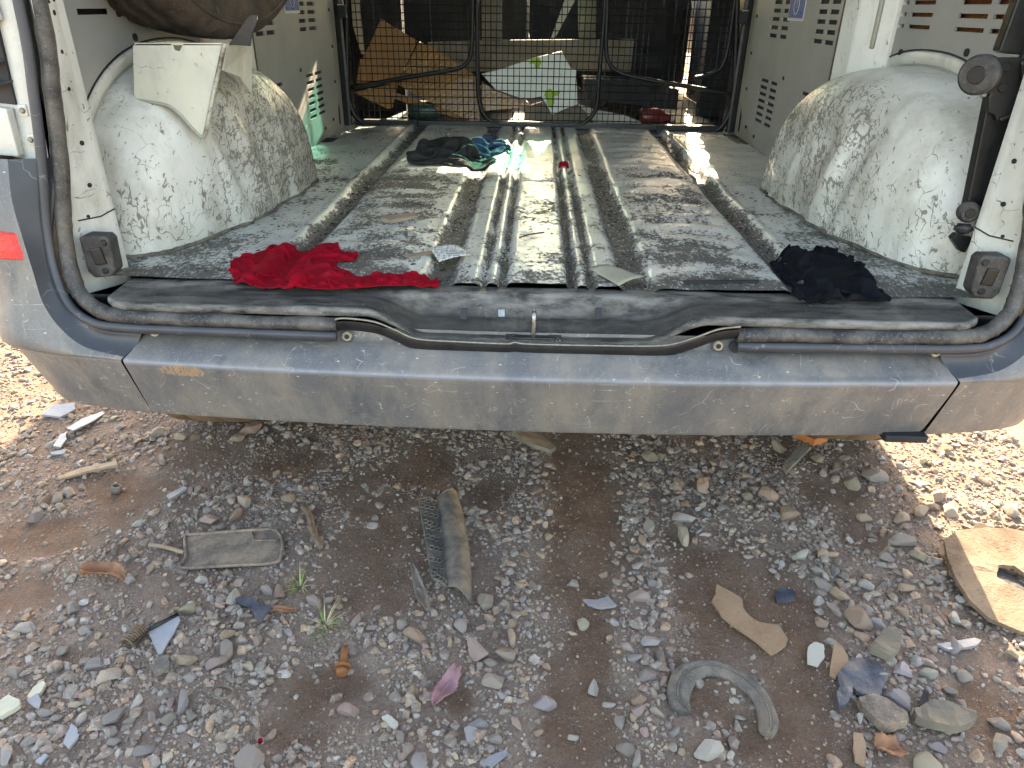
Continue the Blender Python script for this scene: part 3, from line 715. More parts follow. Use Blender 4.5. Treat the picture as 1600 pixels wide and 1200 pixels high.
A_ = [(.792, -.022, .775), (.806, -.034, .715), (.822, -.047, .655), (.824, -.060, .60), (.806, -.080, .545), (.770, -.097, .512), (.735, -.101, .500), (.6785, -.098, .4965)]
B_ = [(.856, -.050, .775), (.855, -.070, .715), (.846, -.085, .655), (.838, -.096, .60), (.830, -.106, .55), (.808, -.113, .508), (.770, -.119, .477), (.7035, -.125, .4635)]
K_ = [(.972, .13, .775), (.972, .13, .66), (.972, .13, .55), (.972, .12, .459), (.968, .0, .4585), (.93, -.073, .458), (.83, -.109, .4575), (.708, -.128, .457)]
for s in (-1, 1):
    A2, B2, K2 = crom(A_, 6), crom(B_, 6), crom(K_, 6)
    r1 = []; r2 = []
    for a, b, k in zip(A2, B2, K2):
        m = (a+b)/2+np.array([-.004, .016, -.004])*min(1, np.linalg.norm(b-a)/.05)
        r1.append([a+(0, .006, 0)] + [(1-t)**2*a+2*t*(1-t)*m+t*t*b for t in np.linspace(0, 1, 9)])
        m2 = (b+k)/2+np.array([.28, -.46, .02])*np.linalg.norm(k-b)
        r2.append([(1-t)**2*b+2*t*(1-t)*m2+t*t*k for t in np.linspace(0, 1, 12)])
    corner = loft('bumper_corner', mir(np.array(r2), s), M['bumper'], van, True, flip=s > 0)
    loft('inner_return', mir(np.array(r1), s), M['bumper_dark'], corner, True, flip=s > 0)
    plan = crom([(.709, -.1275), (.765, -.121), (.815, -.112), (.87, -.099), (.92, -.078), (.952, -.045), (.968, .005), (.972, .06), (.972, .14), (.972, .24)], 6)
    T = np.gradient(plan, axis=0); T /= np.linalg.norm(T, axis=1)[:, None]; Nn = np.stack([-T[:, 1], T[:, 0]], 1)
    low = []
    k0 = 7*3+3
    for p, n in zip(plan, Nn):
        low.append([(p[0]+n[0]*PR[k][0], p[1]+n[1]*PR[k][0], PR[k][1]+(.0 if k > k0 else .001)) for k in range(k0, nb)])
    loft('lower_face', mir(np.array(low), s), M['bumper'], corner, True, flip=s > 0)
    up = []
    for p in plan[46:]:
        up.append([(p[0]-.001*0, p[1], .457), (p[0]+.002, p[1], .60), (p[0]-.002, p[1]+.0, .775)])
    loft('side_face', mir(np.array(up), s), M['bumper'], corner, True, flip=s < 0)
    rf = []
    for z in (.666, .662, .652, .636, .624, .620):
        row = min(r2, key=lambda r: abs(r[0][2]-z)); edge = z in (.666, .620)
        q = []
        for t in np.linspace(-.02, .62, 9):
            f = max(0, t)*11; k_ = int(min(f, 10)); p = row[k_]*(1-(f-k_))+row[k_+1]*(f-k_); p = np.array([p[0], p[1], z])
            q.append(p+np.array([.25, -.97, 0])*(-.004 if edge or t < 0 else .004))
        rf.append(q)
    loft('reflector', mir(np.array(rf), s), M['redlens'], corner, False, flip=s < 0)
    if s > 0: box('corner_bracket', (s*.665, -.085, .330), (.075, .04, .014), M['dark'], corner)
    box('joint_backing', (s*.70, -.050, .415), (.10, .02, .175), M['dark'], corner)
    box('corner_filler', (s*.83, .03, .44), (.20, .10, .19), M['dark'], van)
    box('jamb_foot', (s*.77, .005, .520), (.08, .07, .03), M['black'], van, bev=.006)
# white rear corner of the body with the emptied lamp recess
for s in (-1, 1):
    rows = []
    for z in np.linspace(.768, 1.9, 30):
        i = np.argmin(np.abs(LP[:60, 2]-z)); xi = LP[i, 0]
        sh = max(0, z-1.1)*.16
        rows.append([(s*(xi+.008), -.006, z), (s*(xi+.02), -.014, z), (s*(xi+.05), -.006, z), (s*(.93-sh), .035, z), (s*(.952-sh), .07, z), (s*(.957-sh), .13, z)])
    cp = loft('rear_corner_panel', rows, M['body'], van, True, flip=s < 0)
    rec = prism('lamp_recess', [(s*.843, -.012, .853), (s*.960, .04, .853), (s*.935, .04, 1.35), (s*.815, -.016, 1.35)], (0, .02, 0), M['dark'], cp)
    for z in (.886, .917, .95): box('recess_fin', (s*.895, .002, z), (.11, .03, .004), M['bumper_dark'], rec, rot=(.15, 0, s*.42), bev=.001)
    box('lamp_seat', (s*.843, -.017, 1.0), (.036, .02, .055), M['body'], rec, rot=(0, s*.05, s*.3), bev=.005)
    prism('lower_lamp_cover', [(s*.856, -.023, .773), (s*.93, .012, .773), (s*.955, .045, .773), (s*.955, .045, .846), (s*.925, .008, .848), (s*.851, -.026, .849)], (0, .018, 0), M['body'], cp, bev=.004)
    for z in (.845, .80):
        tb = box('lamp_tab', (s*.832, -.013, z), (.014, .006, .018), M['body'], cp, bev=.003)
        cyl('screw', (s*.832, -.017, z), (0, -1, 0), .0045, .004, M['screw'], tb, 10, .001)

# ---- body shell, roof, cab
ZP = [(.935, .33), (.955, .42), (.965, .55), (.968, .75), (.962, .95), (.945, 1.1), (.915, 1.3), (.872, 1.55), (.82, 1.76), (.77, 1.85), (.66, 1.90), (.4, 1.925), (0, 1.935)]
for s in (-1, 1):
    zp = crom([(a, 0, b) for a, b in ZP], 4)[:, [0, 2]]; ysb = np.concatenate([np.arange(.12, 1.0, .02), np.arange(1.0, 3.3, .06), np.arange(3.3, 4.7, .1)])
    V = []; F = []; nz = len(zp)
    for y in ysb:
        for x, z in zp:
            zz = z
            if y > 2.9: lim = np.interp(y, [2.9, 3.25, 3.95, 4.4, 4.7], [1.935, 1.68, 1.06, .95, .8]); zz = min(z, lim)
            V.append((s*x*(1-.10*max(0, y-3.6)), y, zz))
    for i in range(len(ysb)-1):
        for j in range(nz-1):
            cy = (ysb[i]+ysb[i+1])/2; cz = (zp[j, 1]+zp[j+1, 1])/2
            if cz < .80 and ((cy-.53)**2+(cz-.36)**2) < .385**2: continue
            if cz < .80 and ((cy-3.75)**2+(cz-.36)**2) < .385**2: continue
            if 2.35 < cy < 3.25 and 1.12 < cz < 1.64: continue
            if 3.25 < cy < 3.95 and cz > np.interp(cy, [3.25, 3.95], [1.68, 1.06])-.03: continue
            f = (i*nz+j, i*nz+j+1, (i+1)*nz+j+1, (i+1)*nz+j); F.append(f if s > 0 else f[::-1])
    mesh('body_side', V, F, M['body'], van, True)
    box('inner_skin', (s*.882, 1.0, 1.2), (.006, 1.8, 1.3), M['panel'], van)
    mesh('cab_window', [(s*.94, 2.35, 1.12), (s*.94, 3.25, 1.12), (s*.86, 3.25, 1.64), (s*.86, 2.35, 1.64)], [(0, 1, 2, 3)], M['side_glass'], van)
    tube('front_pillar', [(s*.76, 3.22, 1.70), (s*.90, 3.97, 1.05)], .035, M['dark'], van, 8)
    # road wheel
    prof = [(.20, -.10), (.24, -.115), (.30, -.118), (.322, -.105), (.333, -.085), (.335, -.045), (.327, -.043), (.327, -.037), (.335, -.035), (.336, 0), (.335, .035), (.327, .037), (.327, .043), (.335, .045), (.333, .085), (.322, .105), (.30, .118), (.24, .115), (.20, .10)]
    w = bpy.data.objects.new('rear_wheel', None); link(w, van); w.location = (s*.815, .53, .33)
    V2, F2 = lathe_geo(prof, 72); mesh('tyre', V2, F2, M['tyre_sand'], w, True)
    V2, F2 = lathe_geo([(.0, -.03), (.05, -.05), (.12, -.03), (.18, -.06), (.20, -.10), (.205, -.10), (.205, .10), (.20, .10), (.18, .06), (.12, .03), (.05, .05), (0, .03)], 40); mesh('rim', V2, F2, M['screw'], w, True)
    box('mud_shield', (s*.80, .16, .40), (.24, .02, .10), M['dark'], van)
box('roof_lining', (0, 1.5, 1.86), (1.5, 3.1, .02), M['panel'], van)
box('rear_header', (0, .0, 1.88), (1.5, .12, .10), M['body'], van)
box('headliner', (0, 3.08, 1.74), (1.6, .34, .06), M['dark'], van, rot=(.55, 0, 0))
def wq(t, x): return (x, 3.25+.70*t, 1.665-.60*t)
mesh('windscreen', [wq(.203, -.81), wq(.203, .81), wq(1, .90), wq(1, -.90)], [(0, 1, 2, 3)], M['glass'], van)
mesh('windscreen_sun_band', [wq(0, -.78), wq(0, .78), wq(.20, .81), wq(.20, -.81)], [(0, 1, 2, 3)], M['teal'], van)
box('dashboard', (0, 3.72, .82), (1.75, .55, .50), M['dark'], van, bev=.06)
box('cab_floor', (0, 2.9, .52), (1.7, 2.0, .06), M['dark'], van)
for s in (-1, 1):
    box('cab_door_trim', (s*.90, 2.85, .83), (.05, 1.1, .6), M['dark'], van, bev=.02)
    box('side_trim', (s*.905, 2.13, 1.2), (.04, .40, 1.3), M['dark'], van)
def seat(x0, x1):
    e = bpy.data.objects.new('front_seat', None); link(e, van); c = (x0+x1)/2; w = x1-x0
    box('seat_base', (c, 2.86, .80), (w, .50, .22), M['dark'], e, bev=.05)
    box('backrest', (c, 2.62, 1.16), (w, .13, .72), M['dark'], e, rot=(.12, 0, 0), bev=.05)
    box('headrest', (c, 2.56, 1.60), (.26, .09, .20), M['dark'], e, bev=.04)
seat(-.53, -.055); seat(.215, .64)
box('sun_block_post', (-.755, 2.45, 1.15), (.25, .07, 1.25), M['dark'], van); box('sun_block_post', (.83, 2.45, 1.15), (.15, .07, 1.25), M['dark'], van)  # added posts, shaped to block sun and narrow the light patches in the bay

# ---- wire partition
DY = 1.872
part = bpy.data.objects.new('wire_partition', None); link(part, van)
geo = []
def bar(p, q, r):
    t_ = np.linspace(0, 1, 9)[:, None]; j_ = RNG.normal(0, .0011, (9, 3)); j_[:, 1] = RNG.normal(0, .002, 9); return tube_geo(np.array([p])*(1-t_)+np.array([q])*t_+j_, r, 4)
for k in range(66):
    x = -.735+k*.0226
    geo.append(bar((x, DY, .585), (x, DY, 1.75), .0019))
for k in range(43):
    z = .592+k*.0272
    geo.append(bar((-.745, DY-.0025, z), (.745, DY-.0025, z), .0019))
V, F = join_geo(geo); wm = mesh('wire_mesh', V, F, M['grille'], part); wm['kind'] = 'stuff'
def ptube(name, pts, r=.010, y=DY-.008, n=6):
    P = [vx(at_y(a, b, y)) for a, b in pts]; tube(name, crom(P, n), r, M['grille'], part, 8, up=(0, 1, 0))
def above(p, q): return (p[0]+(p[0]-q[0])*8, p[1]-(q[1]-p[1])*8)
ptube('frame_tube', [(538, -260), (541, 0), (543, 120), (548, 165), (562, 188), (590, 197), (700, 200), (842, 203), (1000, 207), (1095, 208), (1125, 200), (1141, 172), (1147, 130), (1152, 0), (1158, -260)], .011)
ptube('left_window_tube', [(742, -220), (739, 0), (737, 70), (733, 92), (720, 105), (690, 112), (630, 122), (548, 137)], .0085)
ptube('centre_window_tube', [(744, -220), (746, 90), (748, 150), (756, 178), (775, 192), (810, 195), (895, 196), (920, 186), (932, 165), (936, 120), (945, 0), (950, -220)], .0085)
ptube('right_window_tube', [(955, -220), (949, 0), (947, 75), (953, 100), (970, 114), (1010, 124), (1080, 136), (1140, 147)], .0085)
ptube('right_upper_tube', [(1158, -60), (1148, 0), (1140, 60), (1130, 100), (1112, 115), (1085, 122)], .008)
box('bottom_rail', (0, DY, .572), (1.50, .03, .022), M['black'], part)
for px, py in ((648, 197), (1030, 205)):
    w = vx(at_y(px, py, DY-.02)); box('rail_clamp', tuple(w), (.028, .03, .05), M['dark'], part)
for px, py in ((700, 210), (1047, 212)):
    w = vx(at_z(px, py, .575)); cyl('bolt', tuple(w), (0, -.5, 1), .008, .012, M['steel'], part, 10, .002)
for s in (-1, 1):
    box('partition_post', (s*.815, 1.90, 1.1), (.11, .10, 1.25), M['black'], van, bev=.01)
    lt = box('partition_latch', (s*.757, DY-.035, .975), (.035, .03, .045), M['dark'], part, bev=.004)
    box('latch_edge', (s*.757, DY-.050, .997), (.025, .003, .004), M['steel'], lt, bev=0)
# ---- spare wheel carrier bolted over the left arch (part of the van), black hinged arm at the right
car = bpy.data.objects.new('spare_wheel_carrier', None); link(car, van)
def pxy(pts, y): return [vx(at_y(a, b, y)) for a, b in pts]
front = [(207, 72), (212, 67), (268, 67), (272, 78), (280, 80), (286, 67), (351, 68), (344, 100), (333, 150), (322, 205), (316, 216), (300, 200), (280, 178), (262, 165), (240, 160), (213, 155), (209, 148)]
prism('carrier_plate', pxy(front, .27), (0, .006, 0), M['bracket'], car, bev=.0018)
tube('folded_edge', crom(pxy([(351, 68), (344, 100), (333, 150), (322, 205), (317, 215)], .268), 6), .0045, M['dirty_edge'], car, 6)
tube('bottom_lip', crom(pxy([(213, 156), (240, 160), (262, 165), (280, 178), (300, 200), (316, 216)], .268), 6), .003, M['frame_cream'], car, 6)
a0 = vx(at_y(352, 69, .272)); b0 = vx(at_y(391, 73, .42)); b1 = vx(at_y(390, 146, .42)); b2 = vx(at_y(372, 120, .36)); b3 = vx(at_y(345, 110, .275))
prism('carrier_side', [a0, b0, b1, b2, b3], (.005, .0, 0), M['bracket'], car)
tube('side_edge', [b0, b1], .004, M['frame_cream'], car, 6)
prism('carrier_shelf', [vx(at_y(210, 67, .27)), vx(at_y(350, 67, .27)), vx(at_y(392, 71, .45)), vx(at_y(270, 67, .45))], (0, 0, -.004), M['bracket'], car)
prism('strap_tab', pxy([(357, 70), (385, 29), (392, 23), (401, 24), (403, 32), (394, 52), (391, 72)], .28), (0, .004, 0), M['black'], car, bev=.001)
arm = bpy.data.objects.new('hinged_arm', None); link(arm, van)
ya = .085
prism('arm_upper', pxy([(1604, -120), (1590, 0), (1561, 80), (1570, 84), (1600, 86), (1640, 0), (1650, -120)], ya), (0, .022, 0), M['black'], arm, bev=.003)
prism('arm_bracket', pxy([(1545, 97), (1566, 90), (1597, 90), (1612, 60), (1600, 150), (1583, 180), (1558, 190), (1556, 181), (1545, 176), (1545, 152), (1548, 147), (1539, 146)], ya-.012), (0, .012, 0), M['black'], arm, bev=.0025)
prism('arm_lower', pxy([(1545, 152), (1575, 170), (1588, 180), (1562, 240), (1533, 345), (1508, 330), (1513, 310)], ya), (0, .020, 0), M['black'], arm, bev=.003)
tube('arm_rib', crom(pxy([(1598, 95), (1598, 150), (1588, 175), (1562, 187)], ya-.014), 6), .004, M['black'], arm, 6)
def roller(name, px, py, y, r, L, ax):
    w = vx(at_y(px, py, y)); o = cyl(name, tuple(w), ax, r, L, M['rubber'], arm, 28, .004); cyl('hub', tuple(w-np.array(ax)*L*.45), ax, r*.45, L*.3, M['black'], o, 18, .001); return o
roller('roller', 1531, 117, ya-.004, .031, .022, (.8, .6, 0))
roller('end_roller', 1513, 331, ya-.008, .018, .02, (.2, .98, 0))
roller('end_roller', 1505, 357, ya-.004, .015, .016, (.1, .3, .95))
prism('arm_end', pxy([(1487, 373), (1495, 366), (1520, 372), (1522, 372), (1508, 395), (1500, 393)], ya), (0, .015, 0), M['black'], arm, bev=.002)
for px, py in ((1573, 105), (1567, 137)):
    w = vx(at_y(px, py, ya-.013)); cyl('rivet', tuple(w), (0, -1, 0), .0075, .004, M['black'], arm, 14, .001)

# ================================================================== things in the load bay
# spare tyre resting on the carrier
prof = [(.19, -.085), (.20, -.10), (.235, -.112), (.275, -.116), (.30, -.108), (.312, -.096), (.320, -.078), (.322, -.058), (.312, -.056), (.312, -.046), (.323, -.044), (.3245, -.012), (.312, -.010), (.312, .000), (.3245, .002), (.323, .038), (.312, .040), (.312, .05), (.322, .052), (.320, .076), (.312, .096), (.30, .108), (.275, .116), (.235, .112), (.20, .10), (.19, .085)]
ty = empty('spare_tyre', (-.705, .49, 1.257), 'worn dusty spare tyre resting on the cream carrier over the left wheel arch', 'tyre')
V, F = lathe_geo(prof, 192)
Vn = []
for a, y, z in V:
    r = math.hypot(y, z); t = math.atan2(z, y)
    if r > .305: k = abs(((t*32/(2*math.pi)+a*7) % 1)-.5); r -= .006*(1 if k < .12 else 0)
    Vn.append((a, r*math.cos(t), r*math.sin(t)))
mesh('tread', Vn, F, M['tyre'], ty, True)
for a in (.1135, -.1135):
    ring = [(a, .285*math.cos(t), .285*math.sin(t)) for t in np.linspace(0, 2*math.pi, 60)]
    tube('sidewall_ring', ring, .003, M['tyre'], ty, 6, up=(1, 0, 0))
    ring = [(a*.97, .25*math.cos(t), .25*math.sin(t)) for t in np.linspace(0, 2*math.pi, 60)]
    tube('sidewall_ring', ring, .0025, M['tyre'], ty, 6, up=(1, 0, 0))
ty.rotation_euler = (.0, .10, -.27)

def inside(poly, x, y):
    r = np.zeros_like(x, bool); n = len(poly)
    for i in range(n):
        (x1, y1), (x2, y2) = poly[i][:2], poly[(i+1) % n][:2]
        c = ((y1 > y) != (y2 > y)) & (x < (x2-x1)*(y-y1)/(y2-y1+1e-12)+x1); r ^= c
    return r
def edge_dist(poly, x, y):
    d = np.full_like(x, 9.); n = len(poly)
    for i in range(n):
        a = np.array(poly[i][:2]); b = np.array(poly[(i+1) % n][:2]); ab = b-a
        t = np.clip(((x-a[0])*ab[0]+(y-a[1])*ab[1])/(ab@ab+1e-12), 0, 1)
        d = np.minimum(d, np.hypot(x-a[0]-t*ab[0], y-a[1]-t*ab[1]))
    return d
def drape(name, poly, excess, mat, seed, step=.0055, label='', cat='cloth', zf=None, lift=.05, steps=110, flat=1.0, ring=4):
    """a slack sheet let go over the floor: position based cloth, more cloth than its outline holds, so that it buckles into folds"""
    R = np.random.default_rng(seed)
    poly = [tuple(p[:2]) for p in crom([tuple(p[:2]) for p in poly], 6, True)]
    xs = np.arange(min(p[0] for p in poly), max(p[0] for p in poly)+step, step); ys = np.arange(min(p[1] for p in poly), max(p[1] for p in poly)+step, step)
    X, Y = np.meshgrid(xs, ys, indexing='ij'); ins = inside(poly, X, Y); d = edge_dist(poly, X, Y)
    keep = ins | (d < step*.5)
    F = grid_faces(len(xs), len(ys)); F = F[keep.reshape(-1)[F].all(1)]
    used = np.unique(F); idx = np.full(X.size, -1); idx[used] = np.arange(len(used)); F = idx[F]
    P = np.stack([X.ravel()[used], Y.ravel()[used]], 1); dd = d.ravel()[used]*np.where(ins.ravel()[used], 1, -1)
    # clean hem: outer points slide onto the outline
    PA = np.array(poly); E = np.zeros(len(P), bool)
    cnt = np.bincount(F.ravel(), minlength=len(P)); E = cnt < 4
    for i in np.where(E)[0]:
        a = PA; b = np.roll(PA, -1, 0); ab = b-a; t = np.clip(((P[i]-a)*ab).sum(1)/((ab*ab).sum(1)+1e-12), 0, 1); q = a+ab*t[:, None]
        k = np.argmin(((q-P[i])**2).sum(1)); P[i] = P[i]*.15+q[k]*.85
    fl = zf(P[:, 0], P[:, 1])+.002
    N = len(P); x = np.c_[P, fl+.004+lift*sst(0, .03, dd)*fbm(P[:, 0]*14, P[:, 1]*14, seed, 3)*1.4]
    key = np.full(X.size, -1); key[used] = np.arange(N); K2 = key.reshape(X.shape)
    def pairs(di, dj):
        A = K2[max(0, -di):K2.shape[0]-max(0, di), max(0, -dj):K2.shape[1]-max(0, dj)]; B = K2[max(0, di):, :][:A.shape[0]] if di >= 0 else K2[:di]
        A = K2[:K2.shape[0]-di, (0 if dj >= 0 else -dj):(K2.shape[1]-dj if dj >= 0 else K2.shape[1])]; B = K2[di:, (dj if dj >= 0 else 0):(K2.shape[1] if dj >= 0 else K2.shape[1]+dj)]
        m = (A >= 0) & (B >= 0); return np.stack([A[m], B[m]], 1)
    S = [(pairs(1, 0), .9, excess), (pairs(0, 1), .9, excess), (pairs(1, 1), .5, excess), (pairs(1, -1), .5, excess), (pairs(ring, 0), .16, excess*.95), (pairs(0, ring), .16, excess*.95)]
    I = np.vstack([s[0] for s in S]); L = np.concatenate([np.linalg.norm(P[s[0][:, 0]]-P[s[0][:, 1]], axis=1)*s[2] for s in S]); W = np.concatenate([np.full(len(s[0]), s[1]) for s in S])
    L *= 1+.10*(fbm(P[I[:, 0], 0]*12, P[I[:, 0], 1]*12, seed+3)-.5)
    inv = np.ones(N); deg = np.bincount(I.ravel(), np.repeat(W, 2), N)+1e-6
    v = np.zeros_like(x); pin = E
    for st in range(steps):
        v[:, 2] -= .0011; v *= .90; y = x+v
        for it in range(6):
            dlt = y[I[:, 1]]-y[I[:, 0]]; ln = np.linalg.norm(dlt, axis=1)+1e-9
            c = (dlt/ln[:, None])*((ln-L)*.5*W)[:, None]
            acc = np.stack([np.bincount(I[:, 0], c[:, k], N)-np.bincount(I[:, 1], c[:, k], N) for k in range(3)], 1)
            y += acc*(1.6/deg)[:, None]
            f = zf(y[:, 0], y[:, 1])+.0022; lo = y[:, 2] < f
            y[lo, 2] = f[lo]; y[lo, :2] = x[lo, :2]*.8+y[lo, :2]*.2
            y[pin, :2] = P[pin]; y[pin, 2] = np.clip(y[pin, 2], f[pin], f[pin]+.006)
        v = y-x; x = y
    x[:, 2] = fl+(x[:, 2]-fl)*flat
    o = bigmesh(name, x, F, mat, None, True)
    ss = o.modifiers.new('smooth', 'SUBSURF'); ss.levels = 1; ss.render_levels = 2
    sd = o.modifiers.new('thick', 'SOLIDIFY'); sd.thickness = .0014; sd.offset = 1
    tag(o, label, cat); return o
def fpoly(pts, z=FL+.004): return [at_z(a, b, z)[:2] for a, b in pts]
fz = lambda X, Y: FL+np.where(Y < .025, np.maximum(floor_h(X-VO[0], Y), -.002), floor_h(X-VO[0], Y))+.0015
drape('red_cloth', fpoly([(361, 424), (366, 405), (392, 392), (418, 384), (448, 381), (520, 381), (533, 388), (558, 394), (553, 403), (530, 405), (527, 413), (545, 420), (560, 427), (592, 423), (650, 424), (668, 421), (674, 425), (684, 431), (680, 440), (640, 441), (560, 444), (520, 447), (480, 446), (440, 443), (400, 440), (372, 436)], FL+.012), 1.36, M['red'], 3, lift=.06, steps=120, flat=1.25, ring=5, label='crumpled red cotton shirt lying at the left of the load bay sill', cat='cloth', zf=fz)
drape('black_cloth', fpoly([(1210, 400), (1225, 388), (1262, 384), (1290, 379), (1315, 389), (1335, 398), (1352, 412), (1362, 425), (1378, 445), (1386, 457), (1330, 459), (1244, 457), (1246, 440), (1238, 428), (1216, 412)], FL+.015), 1.42, M['navy'], 5, lift=.08, flat=1.7, ring=4, label='crumpled black cotton garment at the foot of the right wheel arch', cat='cloth', zf=fz)
drape('dark_rag', fpoly([(645, 245), (655, 232), (690, 222), (730, 226), (752, 238), (765, 250), (740, 256), (700, 256), (660, 254)], FL+.01), 1.6, M['rag'], 8, .008, lift=.06, label='dark grey rag bunched up in front of the wire partition', cat='rag', zf=fz)
drape('blue_hat', fpoly([(738, 232), (745, 220), (765, 214), (785, 220), (793, 232), (780, 240), (755, 240)], FL+.01), 1.5, M['blue_cloth'], 9, .008, lift=.09, label='dull blue cloth hat beside the dark rag by the partition', cat='hat', zf=fz)
def sheet(name, px, z, mat, label, cat, lift=(0, 0, 0, 0), th=.0012):
    P = [np.array(at_z(a, b, z)) for a, b in px]
    for k in range(len(P)): P[k][2] += lift[k % len(lift)]
    n = 8; rows = []
    for i in range(n+1):
        u = i/n; r = []
        for j in range(n+1):
            v = j/n; p = (1-u)*(1-v)*P[0]+u*(1-v)*P[1]+u*v*P[2]+(1-u)*v*P[3]
            p = p+np.array([0, 0, .004*float(fbm(p[0]*20, p[1]*20, 5)-.5)+.003*math.sin(u*3)]); r.append(p)
        rows.append(r)
    o = loft(name, rows, mat, None, True); sd = o.modifiers.new('thick', 'SOLIDIFY'); sd.thickness = th
    tag(o, label, cat); return o
def print_mat():
    t = NT('printed_label_paper'); v = t.co()
    ln = t.math('FRACT', t.math('MULTIPLY', t.n('ShaderNodeSeparateXYZ').outputs[1], 1)) if False else None
    sp = t.n('ShaderNodeSeparateXYZ'); t.l(t.map(v, rot=(0, 0, .12)), sp.inputs[0])
    rows = t.math('LESS_THAN', t.math('FRACT', t.math('MULTIPLY', sp.outputs[1], 130.)), .42)
    words = t.ramp(t.noise(260, 1, .5, t.map(v, scale=(1, .15, 1))), [(.47, 0.0), (.52, 1.0)])
    c = t.mix(t.math('MULTIPLY', t.math('MULTIPLY', rows, words), .9), srgb('c8c6be'), srgb('262424')); t.set(c, .7); return t.m
M['printed'] = print_mat()
sheet('paper_label', [(672, 391), (712, 388), (739, 401), (686, 409)], FL+.012, M['printed'], 'small white printed paper slip standing on the floor beside the red shirt', 'paper', (.004, .006, .002, 0))
sheet('cardboard_scrap', [(920, 421), (950, 417), (1006, 434), (967, 447)], FL+.010, M['card_pale'], 'pale cardboard scrap at the sill right of the centre rail', 'cardboard', (.002, .004, .001, 0))
w = at_z(881, 260, FL+.005); rc = empty('screw_top', (w[0], w[1], floor_z(w[0], w[1])), 'small bright red plastic bottle top on the floor near the partition', 'bottle top')
cyl('cap_skirt', (0, 0, .009), (0, 0, 1), .015, .018, M['red'], rc, 20, .003); cyl('cap_rim', (0, 0, .003), (0, 0, 1), .0165, .005, M['red'], rc, 20, .001)
def chip(name, px, z, th, mat, label, cat, group=None, base=0.0, tilt=0.0, seed=0, parent=None):
    """a broken flat piece lying on ground or floor; outline in picture px -> its own place on the ground"""
    P = [np.array(at_z(a, b, z)) for a, b in px]; c = np.mean(P, 0)
    g = gz(c[0], c[1])+.004 if z < .3 else z
    rr = random.Random(int(px[0][0]*7+px[0][1])); ax = rr.uniform(0, 6.28)
    Q = [(p[0]-c[0], p[1]-c[1], tilt*((p[0]-c[0])*math.cos(ax)+(p[1]-c[1])*math.sin(ax))) for p in P]
    lo = min(q[2] for q in Q)
    bm = prism_bm([(q[0], q[1], q[2]-lo) for q in Q], (0, 0, th), 0)
    bmesh.ops.triangulate(bm, faces=[f for f in bm.faces if len(f.verts) > 4])
    bmesh.ops.subdivide_edges(bm, edges=bm.edges[:], cuts=2, use_grid_fill=True)
    for v in bm.verts:
        n1 = float(fbm(np.array(v.co.x*40+seed), np.array(v.co.y*40), 3))-.5; v.co.z += th*.7*n1*2*.5
        v.co.x += .0025*(float(vn(np.array(v.co.x*220.), np.array(v.co.y*220.), 4))-.5); v.co.y += .0025*(float(vn(np.array(v.co.x*220.), np.array(v.co.y*220.), 6))-.5)
    o = bm_obj(name, bm, mat, parent); o.location = (c[0], c[1], g+base)
    if parent is None: tag(o, label, cat, group)
    return o
chip('wood_chip', [(595, 347), (600, 342), (650, 338), (653, 342), (610, 350)], FL+.004, .008, M['wood'], 'brown wood splinter lying on the wet left floor panel', 'wood chip')
chip('wood_chip', [(630, 400), (690, 391), (695, 394), (640, 405)], FL+.003, .003, M['wood'], 'thin pale bark strip on the floor left of the printed slip', 'wood chip')
chip('leaf_scrap', [(1074, 262), (1080, 258), (1088, 264), (1090, 272), (1082, 270)], FL+.012, .003, M['dark'], 'dark leaf scrap inside the sun patch at the right of the floor', 'leaf scrap')
chip('metal_rod', [(1068, 441), (1185, 440), (1185, 442.5), (1068, 443.5)], FL+.004, .004, M['dark'], 'thin dark rod along the sill left of the black garment', 'rod')
tube_o = tube('twig', crom([at_z(a, b, FL+.012) for a, b in ((812, 371), (828, 366), (850, 363))], 4), .0016, M['bark'], None, 5); tag(tube_o, 'thin brown twig lying on the raised centre rail of the floor', 'twig')

# things stowed beyond the wire partition
def slab(name, px, y, th, mat, label, cat, tilt=0.0, bev=.003):
    P = [np.array(at_y(a, b, y)) for a, b in px]; c = np.mean(P, 0)
    Q = [p+np.array([0, tilt*(p[2]-c[2]), 0])-c for p in P]
    o = bm_obj(name, prism_bm(Q, (0, th, 0), bev), mat); o.location = tuple(c); tag(o, label, cat); return o
slab('timber_board', [(668, 66), (760, 63), (992, 61), (985, 112), (880, 110), (760, 112), (670, 112)], 2.12, .03, M['board'], 'long grey timber board lying crosswise behind the wire partition', 'board', .1)
b1 = empty('cardboard_box', tuple(at_y(640, 100, 1.96)), 'opened brown cardboard box behind the left of the wire partition', 'box')
def bp(name, px, y, th, mat=M['carton'], tilt=0.0):
    P = [np.array(at_y(a, b, y)) for a, b in px]; o0 = np.array(b1.location); c = np.mean(P, 0)
    Q = [p+np.array([0, tilt*(p[2]-c[2]), 0])-o0 for p in P]; return bm_obj(name, prism_bm(Q, (0, th, 0), .0015), mat, b1)
bp('upper_flap', [(593, 30), (652, 64), (628, 118), (566, 92), (576, 72)], 1.97, .004, tilt=.25)
bp('side_flap', [(564, 90), (628, 118), (618, 132), (556, 130), (560, 108)], 1.95, .004, tilt=-.2)
bp('lower_flap', [(551, 144), (622, 130), (614, 168), (606, 170)], 1.93, .004, tilt=.1)
slab('bubble_wrapped_panel', [(652, 66), (690, 84), (722, 105), (742, 118), (752, 187), (742, 189), (700, 172), (655, 150), (622, 132), (632, 108)], 1.94, .02, M['wrap'], 'brown panel in shiny bubble wrap leaning behind the wire partition', 'panel', .3)
